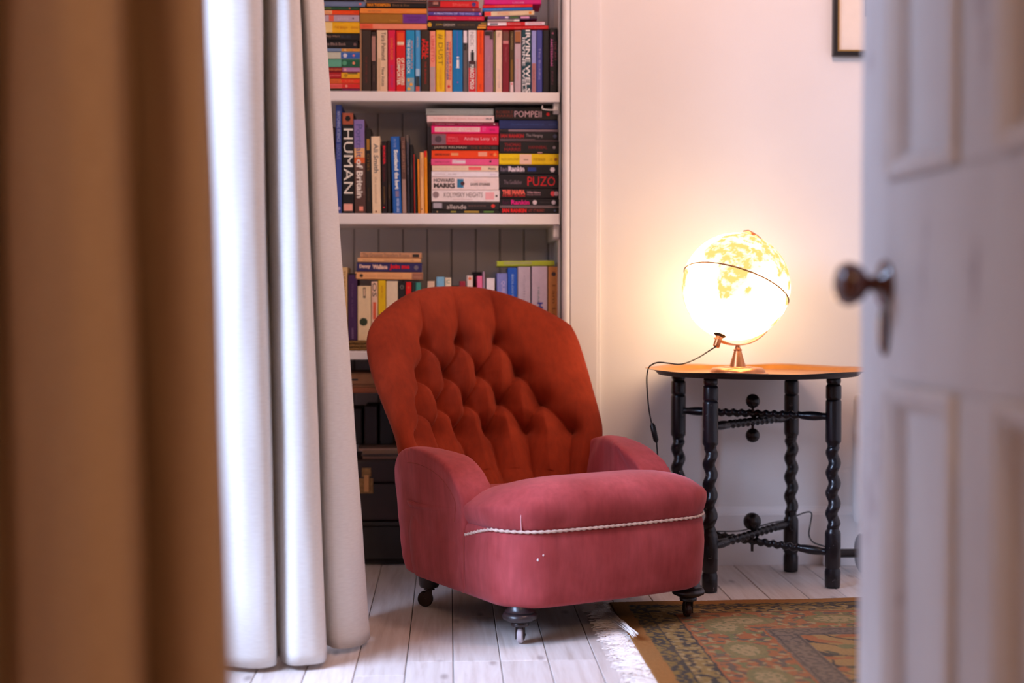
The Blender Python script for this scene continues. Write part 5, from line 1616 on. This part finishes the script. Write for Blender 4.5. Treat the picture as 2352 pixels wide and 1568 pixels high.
G5 = 'pink and white book stack on the middle shelf'
stA = [
 (992, 1146.5, 482.5, 490.4, (24, 26, 20), 'black book with yellow green flecks at the bottom of the pink and white stack', [B(.28, .36, (140, 130, 50), .2, .8), B(.48, .70, (160, 130, 50), .1, .9), B(.77, .92, (90, 130, 56), .2, .8), D(.08, .5, .2, (206, 170, 120))]),
 (992, 1146.5, 463.5, 482.2, (34, 28, 28), 'black book with a pale lowercase title, second from the bottom of its stack', [B(.02, .15, (150, 144, 150), .2, .9), T('allende', .22, .51, .12, .68, (196, 180, 170)), T('DAUGHTER OF FORTUNE', .54, .80, .4, .62, (110, 80, 76)), D(.91, .5, .24, (190, 50, 40))]),
 (991.5, 1147.5, 436.5, 463.2, (222, 198, 194), 'white book reading KOLYMSKY HEIGHTS in thin capitals', [T('KOLYMSKY HEIGHTS', .18, .75, .38, .80, (110, 90, 80)), T('Lionel Davidson', .32, .60, .15, .28, (180, 150, 146)), B(.79, .92, (230, 150, 150), .15, .85), D(.06, .6, .28, (130, 110, 110)), D(.955, .5, .1, (60, 50, 50))]),
 (991.5, 1145.5, 406.5, 436.2, (220, 192, 186), 'thick white book with bold black capitals beside a blue patch', [T('HOWARD', .03, .34, .60, .90, (66, 56, 50), .03), T('MARKS', .03, .35, .14, .52, (60, 50, 46), .05), B(.38, .475, (40, 108, 140), .14, .88), D(.46, .5, .16, (70, 36, 40)), T('BOOK OF', .64, .82, .60, .72, (200, 160, 150)), T('DOPE STORIES', .58, .87, .34, .54, (90, 74, 66), .03)]),
 (991.5, 1145.0, 393.5, 406.2, (224, 204, 206), 'slim white book lying on the thick white one', [T('nothing', .05, .20, .35, .65, (180, 160, 160)), T('MORE', .25, .37, .35, .6, (150, 130, 130)), T('faber', .88, .97, .35, .65, (170, 150, 180))]),
 (992.5, 1144.5, 380.0, 393.2, (216, 186, 158), 'cream book with a small red patch, under the rose pink one', [T('All the things you want to know', .04, .52, .3, .6, (190, 160, 136)), B(.55, .74, (226, 90, 90), .15, .85), T('Picador', .85, .97, .32, .62, (60, 50, 46), .03)]),
 (990.5, 1145.0, 364.5, 379.7, (206, 74, 118), 'rose pink book with a white title blob', [T('LEARNING TO SWIM', .05, .27, .38, .62, (140, 50, 80)), B(.31, .51, (232, 166, 180), .2, .85), T('Things', .32, .50, .25, .8, (244, 206, 206), .04), D(.88, .62, .16, (30, 20, 30))]),
 (991.5, 1144.5, 345.3, 364.2, (244, 60, 6), 'vivid orange book lying under the black one of the stack', [T('EMPIRE ROAD', .05, .27, .36, .62, (120, 40, 14), .03), B(.29, .40, (248, 140, 90), .35, .7), B(.70, .83, (240, 140, 110), .28, .85), T('VI', .87, .91, .35, .65, (120, 36, 14)), D(.95, .5, .2, (250, 120, 60))]),
 (992.0, 1144.5, 333.6, 345.0, (32, 24, 20), 'slim black book with pale capitals lying under the thick red one', [T('JAMES KELMAN', .03, .52, .22, .80, (176, 156, 140)), T('THE BURN', .58, .87, .22, .80, (110, 46, 24)), B(.9, .98, (60, 50, 46), .2, .8)]),
 (991.5, 1145.0, 306.8, 333.3, (186, 12, 36), 'thick red book with a grey portrait at its left end', [B(0, .215, (110, 84, 92)), D(.10, .5, .30, (70, 54, 62)), T('SMALL', .24, .40, .52, .72, (214, 100, 110)), T('ISLAND', .24, .41, .30, .46, (214, 100, 110)), T('Andrea Levy', .48, .87, .36, .70, (230, 140, 146), .02), T('VI', .90, .965, .4, .7, (230, 140, 146))]),
 (991.0, 1145.5, 288.8, 306.5, (206, 14, 98), 'hot pink book with a long white oval label', [B(.05, .72, (232, 180, 176), .18, .86), T('CONSTANT COMEDY', .07, .70, .32, .72, (222, 110, 110)), T('EST', .76, .81, .3, .8, (226, 110, 160)), T('NOVEL', .86, .95, .35, .65, (150, 20, 90))]),
 (992.0, 1144.5, 281.0, 288.5, (110, 16, 46), 'thin maroon book lying on the hot pink one', [T('Graham Tullent', .05, .34, .3, .7, (206, 140, 150)), T('GERTRUDE STREET', .40, .76, .3, .7, (190, 110, 130)), D(.94, .5, .26, (220, 180, 180))]),
 (980.5, 1134.5, 265.3, 280.7, (216, 184, 178), 'pale pinkish white book second from the top of its stack', [T('In Search of Forgotten Friends and', .10, .86, .32, .66, (196, 130, 126)), T('ISLE', .88, .97, .4, .66, (90, 76, 76), .03)]),
 (978.5, 1133.0, 248.8, 265.0, (132, 136, 130), 'grey book topmost of the pink and white stack', [T('GREY', .05, .13, .4, .6, (110, 112, 108)), T('THE LIBRARY', .5, .85, .35, .55, (150, 154, 150))]),
]
for a, b, y0, y1, c, lab, it in stA:
    flat(a, b, y0, y1, c, lab, G5, it, d=0.125, hard=(y1 - y0 > 26))
G6 = 'mostly black book stack at the right end of the middle shelf'
stB = [
 (1148, 1284, 476.5, 490.4, (18, 14, 18), 'black book with bold red title at the bottom of the right stack', [T('IAN RANKIN', .04, .45, .15, .85, (206, 24, 24), .05), T('LET IT BLEED', .48, .75, .3, .75, (150, 60, 50)), D(.93, .5, .2, (70, 80, 110))]),
 (1148, 1284, 456.0, 473.4, (16, 12, 18), 'black book with a magenta title and a small white cat shape', [T('Ian', .05, .16, .25, .75, (80, 16, 56)), T('Rankin', .19, .50, .2, .82, (206, 16, 116), .03), D(.59, .5, .3, (196, 180, 186)), T('DEAD SOULS', .68, .85, .4, .6, (70, 60, 66)), D(.91, .5, .28, (180, 170, 180)), B(.0, .9, (120, 110, 116), .0, .05)]),
 (1148, 1283.5, 433.0, 455.7, (20, 14, 18), 'black book reading THE MAFIA in salmon capitals', [T('THE MAFIA', .04, .43, .40, .88, (232, 90, 76), .06), T('THE FIRST 100 YEARS', .04, .43, .18, .34, (190, 30, 30), .03), T('William Balsamo', .46, .69, .52, .74, (180, 140, 150), .02), T('George Carpozi', .46, .69, .28, .46, (150, 110, 120), .02), D(.90, .5, .26, (196, 60, 70)), D(.96, .5, .24, (190, 150, 160))]),
 (1147.5, 1283.5, 400.5, 432.7, (24, 18, 22), 'thick black book with very large red outline capitals', [T('The Godfather', .07, .38, .30, .60, (120, 100, 110)), T('PUZO', .47, .94, .18, .84, (190, 24, 36))]),
 (1147.5, 1282.5, 378.5, 400.2, (14, 14, 22), 'black book with a grey white name and a blue smudge', [T('Ian', .02, .13, .3, .8, (130, 116, 136)), T('Rankin', .15, .42, .28, .85, (206, 190, 200), .04), B(.48, .62, (30, 50, 120), .3, .75), D(.90, .5, .26, (200, 190, 200))]),
 (1146.5, 1283.5, 353.0, 378.2, (232, 180, 0), 'bright yellow book with a pale picture patch among the black ones', [T('ALEX GARLAND', .03, .33, .4, .6, (150, 120, 10)), B(.345, .54, (222, 176, 156)), B(.41, .49, (120, 90, 70), .42, .50), T('THE BEACH', .57, .77, .38, .62, (150, 110, 10)), T('GO', .85, .89, .4, .6, (150, 110, 10)), D(.95, .5, .14, (150, 80, 30))]),
 (1147.5, 1284, 324.0, 352.7, (16, 14, 18), 'thick black book with two lines of dark red capitals', [T('THOMAS', .08, .36, .56, .84, (120, 20, 26), .03), T('HARRIS', .08, .36, .20, .48, (120, 20, 26), .03), T('HANNIBAL', .49, .80, .38, .64, (130, 24, 28)), D(.92, .5, .12, (130, 120, 130)), B(.64, .72, (190, 150, 150), .0, .08)]),
 (1147.5, 1283, 303.0, 321.8, (16, 14, 20), 'black book with a red title and The Hanging in grey', [T('IAN RANKIN', .02, .41, .28, .74, (160, 20, 26), .05), T('The Hanging', .45, .73, .3, .76, (150, 136, 140)), D(.94, .5, .24, (66, 70, 96)), B(.0, .6, (110, 90, 96), .0, .08)]),
 (1147.5, 1283, 297.0, 302.7, (120, 100, 108), 'thin book with pale page edge showing, under the navy one', [B(0, .15, (28, 24, 28))]),
 (1147, 1282, 276.0, 296.7, (24, 36, 84), 'navy blue book with a faint title near the top of the right stack', [T('CLOVENHOOF CHRONICLES', .20, .76, .42, .62, (56, 76, 136)), T('DOUG', .84, .96, .42, .62, (56, 76, 136))]),
 (1137, 1281, 246.0, 275.7, (16, 12, 14), 'thick black book reading POMPEII on top of the right stack', [T('ROBERT', .02, .29, .50, .72, (110, 40, 24)), T('HARRIS', .02, .29, .20, .42, (110, 40, 24)), T('POMPEII', .31, .74, .22, .70, (186, 150, 156)), D(.845, .45, .13, (200, 20, 30))]),
]
for a, b, y0, y1, c, lab, it in stB:
    flat(a, b, y0, y1, c, lab, G6, it, d=0.125)
# thin page slab visible between the lower black books
flat(1148, 1283, 473.6, 476.2, (150, 128, 128), 'very thin pale booklet between two black books near the right stack bottom', G6, [], d=0.12)
flat(1148, 1283, 322.0, 323.8, (120, 96, 100), 'very thin dull booklet between two black books in the right stack', G6, [], d=0.12)

# lower shelf
YS3 = YW + 0.055
trayb = empty('woven_basket_tray', (at_Y(800, 790, YW + 0.12).x, YW + 0.14, Z3t), (0, 0, 0), 'flat woven seagrass tray under the books at the left end of the lower shelf', 'basket')
zbk = at_Y(800, 782, YS3 - 0.02).z
bx0_, bx1_ = at_Y(700, 790, YS3).x, at_Y(905, 790, YS3).x
hgt = zbk - Z3t
wv = MB()
for r_ in range(3):
    zc = Z3t + hgt * (r_ + 0.5) / 3
    pts = []
    x0, x1, y0, y1 = bx0_ + .006, bx1_ - .006, YS3 - 0.028, YS3 + 0.19
    per = [(x0, y0), (x1, y0), (x1, y1), (x0, y1)]
    for (ax_, ay_), (bx2, by2) in zip(per, per[1:] + per[:1]):
        for k in range(40):
            pts.append((ax_ + (bx2-ax_)*k/40, ay_ + (by2-ay_)*k/40, zc))
    wv.tube(pts, hgt / 6, 8, closed=True, twist=lambda i, a, s: 0.0013 * cos(2*a - s * 2*pi/0.02))
M_SEAG = simple('seagrass', (120, 88, 44), 0.9, var=0.45, scale=220, bmp=0.6)
wv.build('woven_rim', M_SEAG, trayb, world=True, smooth=True)
MB().box((bx0_ + 0.004, YS3 - 0.026, Z3t + 0.0005), (bx1_ - 0.004, YS3 + 0.188, zbk - 0.001)).build('base', M_SEAG, trayb, world=True)
G7 = 'books on the lower shelf behind the chair'
low = [
 (760, 773, 610, (70, 40, 30), 'dark brown spine on the lower shelf, mostly behind the curtain', [], 0),
 (775.5, 797.5, 613, (196, 166, 116), 'buff spine with faded title on the woven tray', [T('THE ROADS', .05, .40, .3, .8, (130, 96, 60)), T('BRIDGE', .45, .75, .3, .75, (120, 90, 60))], 0),
 (798.5, 819.5, 627, (60, 30, 74), 'deep purple spine on the woven tray', [T('Winter in Lisbon', .15, .65, .4, .62, (100, 70, 110)), T('HARPER', .82, .98, .4, .6, (150, 120, 160)), B(.0, .02, (20, 14, 16))], 0),
 (820.5, 851.5, 656, (222, 190, 150), 'wide cream spine with a dark tree emblem on the woven tray', [B(.03, .22, (70, 60, 50), .42, .62), B(.05, .19, (200, 170, 140), .46, .58), D(.66, .45, .30, (44, 56, 36))], 0),
]
for a, b, yt, c, lab, it, ln in low:
    up(a, b, yt, zbk, c, lab, G7, it, d=0.15, y=YS3)
low2 = [
 (852.5, 867, 646, (214, 180, 156), 'pale spine with dark letters and red mark beside the yellow one', [T('OS', .02, .22, .15, .85, (60, 56, 50)), B(.30, .55, (206, 90, 60), .2, .8)]),
 (868, 885.5, 643, (236, 176, 8), 'yellow spine just left of the chair top', [T('HOW TO', .08, .25, .35, .65, (170, 110, 10))]),
 (886.5, 913.5, 645, (224, 196, 166), 'broad cream spine rising behind the chair top', []),
 (914.5, 931, 646, (26, 24, 26), 'black spine with a grey ring behind the chair top', [D(.08, .5, .28, (120, 116, 110)), D(.08, .5, .18, (26, 24, 26))]),
 (931.5, 944.5, 647, (206, 22, 22), 'red spine behind the chair top', [D(.08, .5, .2, (232, 90, 50))]),
 (945, 954, 647, (34, 44, 44), 'dark slate spine behind the chair top', []),
 (954.5, 966, 648, (60, 140, 130), 'teal spine behind the chair top', []),
 (981, 998, 645, (206, 176, 150), 'low cream spine peeking over the chair top', []),
 (1002, 1020.5, 635, (116, 170, 200), 'light blue spine tilted behind the chair top', []),
 (1022, 1036, 637, (216, 196, 170), 'white spine with a green letter behind the chair top', [('hrow', 'C', .03, .08, .2, .8, (60, 110, 70))]),
 (1037, 1054, 655, (40, 30, 30), 'dark low spine behind the chair top', []),
 (1055, 1069, 645, (140, 30, 50), 'dark crimson spine barely above the chair top', []),
 (1072, 1086, 632, (222, 190, 180), 'white spine with an orange mark behind the chair top', [D(.04, .5, .26, (230, 110, 70))]),
 (1095.5, 1108, 633, (236, 100, 140), 'bright pink spine behind the chair top', []),
 (1109, 1113.5, 623, (160, 130, 150), 'very thin mauve spine behind the chair top', []),
 (1117, 1136, 638, (214, 200, 200), 'small white spine right of the thin mauve one', []),
 (1141, 1165, 627, (118, 122, 180), 'lavender blue spine under the green book', [T('QUIET', .1, .3, .4, .8, (190, 170, 200))]),
 (1166, 1188, 614.5, (26, 78, 170), 'royal blue spine under the green book', [T('BIOLOGY', .08, .35, .4, .62, (150, 176, 220))]),
 (1189, 1218.5, 612, (176, 160, 170), 'wide pale grey spine under the green book, right of the royal blue one', [T('Collins', .1, .5, .45, .6, (150, 136, 150))]),
 (1221, 1257.5, 611, (182, 164, 176), 'widest grey spine with a blue and pink logo on the lower shelf', [T('HEART', .25, .5, .38, .5, (110, 130, 130)), T('H', .43, .50, .35, .72, (50, 60, 140), .05), D(.545, .52, .13, (206, 30, 100)), T('M', .58, .66, .35, .72, (50, 60, 140), .05)]),
 (1259, 1285, 611.5, (178, 116, 62), 'tan leather-look spine at the right end of the lower shelf', [D(.09, .5, .2, (70, 50, 50)), T('I am Love', .22, .75, .38, .66, (120, 70, 40))]),
]
for a, b, yt, c, lab, it in low2:
    up(a, b, yt, Z3t, c, lab, G7, it, d=0.13, y=YS3)
up(1084, 1112.5, 624, Z3t, (20, 16, 20), 'black spine set back behind the pink one on the lower shelf', G7, [], d=0.10, y=YS3 + 0.135)
G8 = 'books lying on the lower shelf row'
def up_z(px, py): return at_Y(px, py, YS3).z
lay = [
 (816, 971, 625.0, 641.8, (216, 156, 104), 'cream book lying under the navy one above the lower shelf row', [D(.09, .5, .24, (70, 50, 36)), T('Clear Waters Rising', .16, .70, .3, .55, (190, 130, 90)), B(.84, 1, (150, 100, 80)), T('VINTAGE', .86, .98, .2, .5, (196, 150, 120))]),
 (819.5, 969.5, 602.8, 624.7, (44, 38, 86), 'navy book with white and red lettering lying above the lower shelf row', [T('Danny', .04, .21, .30, .78, (216, 176, 160), .06), T('Wallace', .24, .47, .30, .78, (216, 176, 160), .06), T('Join me', .50, .81, .22, .84, (206, 10, 34), .06), D(.91, .5, .24, (110, 100, 110))]),
 (821.5, 966.5, 592.5, 602.5, (222, 162, 112), 'slim cream book lying on the navy one', [T('Alice Munro', .08, .22, .3, .65, (150, 110, 80)), T('Lives of Women', .42, .62, .3, .65, (160, 110, 80)), T('VIR', .83, .89, .3, .6, (160, 110, 80))]),
 (827.5, 968.5, 579.5, 592.2, (190, 140, 102), 'buff patterned book topmost on the lower shelf', [T('The Greatest Travellers Routes', .04, .80, .15, .85, (120, 92, 76)), B(.85, .96, (40, 34, 30), .1, .8)]),
]
for a, b, y0, y1, c, lab, it in lay:
    flat(a, b, y0, y1, c, lab, G8, it, d=0.125, y=YS3, tilt=-1.6)
flat(1141.5, 1274, 598.6, 611.0, (156, 168, 44), 'lime green book lying across the tall grey spines of the lower shelf', G8, [B(.12, .60, (150, 150, 90), .3, .9)], d=0.13, y=YS3, tilt=1.6)

# ---------------------------------------------------------------- lower part of the alcove: chest, case, papers
M_CASE = simple('dark_leather_case', (40, 20, 18), 0.45, var=0.3, scale=25)
M_CHEST = simple('dark_stained_wood', (30, 22, 20), 0.5, var=0.25, scale=12)
xa, xc = XA0 + 0.03, at_Y(1240, 1000, YW).x
z0_ = 0.0
ztr = at_Y(850, 1250, YW + 0.02).z
zpl = at_Y(850, 1198, YW + 0.02).z
zlid = at_Y(850, 1092, YW + 0.02).z
ztop_ = at_Y(850, 1056, YW + 0.02).z
ch = empty('low_chest', ((xa + xc) / 2, YW + 0.15, 0), label='low dark wooden chest on the floor at the bottom of the alcove', cat='chest')
MB().box((xa, YW + 0.02, 0.02), (xc, YW + AD - 0.01, zpl - 0.012)).build('body', M_CHEST, ch, world=True, bevel=0.003)
MB().box((xa - 0.008, YW + 0.010, zpl - 0.012), (xc + 0.008, YW + AD - 0.009, zpl)).build('lid', M_CHEST, ch, world=True, bevel=0.003)
MB().box((xa + 0.02, YW + 0.05, 0.0), (xc - 0.02, YW + AD - 0.03, 0.02)).build('plinth', M_CHEST, ch, world=True)
cs = empty('suitcase', ((xa + xc) / 2, YW + 0.13, zpl), label='dark leather suitcase with brass latch resting on the low chest', cat='suitcase')
zm = at_Y(850, 1110, YW + 0.02).z
MB().box((xa + 0.03, YW + 0.022, zpl + 0.0005), (xc - 0.08, YW + AD - 0.02, zm)).build('body', M_CASE, cs, world=True, bevel=0.008, seg=3)
MB().box((xa + 0.028, YW + 0.020, zm + 0.001), (xc - 0.078, YW + AD - 0.018, ztop_)).build('lid', M_CASE, cs, world=True, bevel=0.008, seg=3)
lx = at_Y(842, 1100, YW + 0.02).x
M_LATCH = simple('old_brass_latch', (150, 112, 70), 0.35, metal=0.7, var=0.3, scale=80)
z_a, z_b, z_c = (at_Y(842, y, YW + 0.02).z for y in (1074, 1098, 1133))
MB().box((lx - 0.014, YW + 0.016, z_b + 0.004), (lx + 0.014, YW + 0.021, z_a)).build('latch_plate', M_LATCH, cs, world=True, bevel=0.001)
MB().box((lx - 0.026, YW + 0.018, z_c), (lx + 0.020, YW + 0.0225, z_b)).build('latch_plate', M_LATCH, cs, world=True, bevel=0.001)
MB().box((lx - 0.007, YW + 0.010, z_c + 0.006), (lx + 0.008, YW + 0.018, z_b + 0.010)).build('hasp', simple('bright_brass', (206, 150, 96), 0.3, metal=0.6), cs, world=True, bevel=0.0015)
MB().lathe([(0.001, 0), (0.008, 0), (0.008, 0.003), (0.001, 0.004)], 16, Matrix.Translation((lx - 0.017, YW + 0.018, (z_b + z_c) / 2)) @ Matrix.Rotation(pi/2, 4, 'X')).build('lock', M_LATCH, cs, world=True)
rq = random.Random(5)
PL = ['cream paper sheaf at the bottom of the loose pile on the suitcase', 'grey paper sheaf second from the bottom of the pile on the suitcase', 'buff magazine in the middle of the pile on the suitcase',
      'white folder near the top of the pile on the suitcase', 'dull brown folder on top of the pile on the suitcase']
zz = ztop_ + 0.0004
for k, c in enumerate([(170, 130, 110), (120, 100, 92), (150, 116, 92), (176, 140, 120), (80, 56, 44)]):
    th = 0.0055 + rq.uniform(0, .003)
    x0 = at_Y(826 + rq.uniform(-6, 8), 1040, YW + 0.03).x
    p_ = empty('paper_sheaf', (x0 + 0.12, YW + 0.14, zz), (0, 0, rq.uniform(-.05, .05)), PL[k], 'papers', 'loose papers on the suitcase')
    MB().box((-0.12, -0.10 + rq.uniform(0, .01), 0), (0.12, 0.10, th)).build('sheets', simple('paper_%d' % k, c, 0.8, var=0.1, scale=200), p_)
    zz += th + 0.0006
# wooden record box and boards further up
zc0 = at_Y(830, 902, YW + 0.04).z; zc1 = at_Y(830, 884, YW + 0.04).z; zc2 = at_Y(830, 857, YW + 0.04).z
bd = MB().box((XA0 + 0.001, YW + 0.03, zc0), (XA1 - 0.005, YW + AD - 0.012, zc0 + 0.016)).build('brown_shelf_board', simple('brown_board', (150, 80, 40), 0.5, var=0.2, scale=9), bevel=0.002)
tag(bd, 'brown wooden shelf board below the white shelves, in the dark of the alcove', 'shelf')
rbx = empty('file_box', (at_Y(830, 880, YW + 0.04).x - 0.12, YW + 0.12, zc0 + 0.0165), label='tan cardboard file box on the brown board behind the chair', cat='box')
xr_ = at_Y(905, 880, YW + 0.04).x
M_CB = simple('tan_cardboard', (150, 104, 70), 0.8, var=0.1)
MB().box((xr_ - 0.36, YW + 0.045, zc0 + 0.0165), (xr_, YW + 0.24, zc1 + 0.002)).build('body', M_CB, rbx, world=True, bevel=0.001)
MB().box((xr_ - 0.363, YW + 0.042, zc1 + 0.002), (xr_ + 0.003, YW + 0.243, zc2)).build('lid', M_CB, rbx, world=True, bevel=0.001)
MB().box((at_Y(806, 866, YW + .04).x, YW + 0.041, zc1 + 0.014), (at_Y(822, 866, YW + .04).x, YW + 0.0425, zc1 + 0.019)).build('slot', M_BLACKPL, rbx, world=True)
# dark boxes in the gap
LB = ['dark upright album below the brown board, first of three on the papers', 'dark upright album below the brown board, middle of three', 'dark upright album below the brown board, nearest the chair']
for k in range(3):
    x0 = at_Y(800 + k * 36, 1000, YW + 0.08).x
    o = MB().box((x0 + 0.001, YW + 0.09, zz + 0.0003), (x0 + 0.040, YW + 0.26, zz + 0.11 + 0.008 * k)).build('album', simple('album_%d' % k, ((30, 20, 20), (40, 26, 30), (24, 20, 24))[k], 0.6), bevel=0.002)
    tag(o, LB[k], 'album', 'albums in the dark of the alcove')
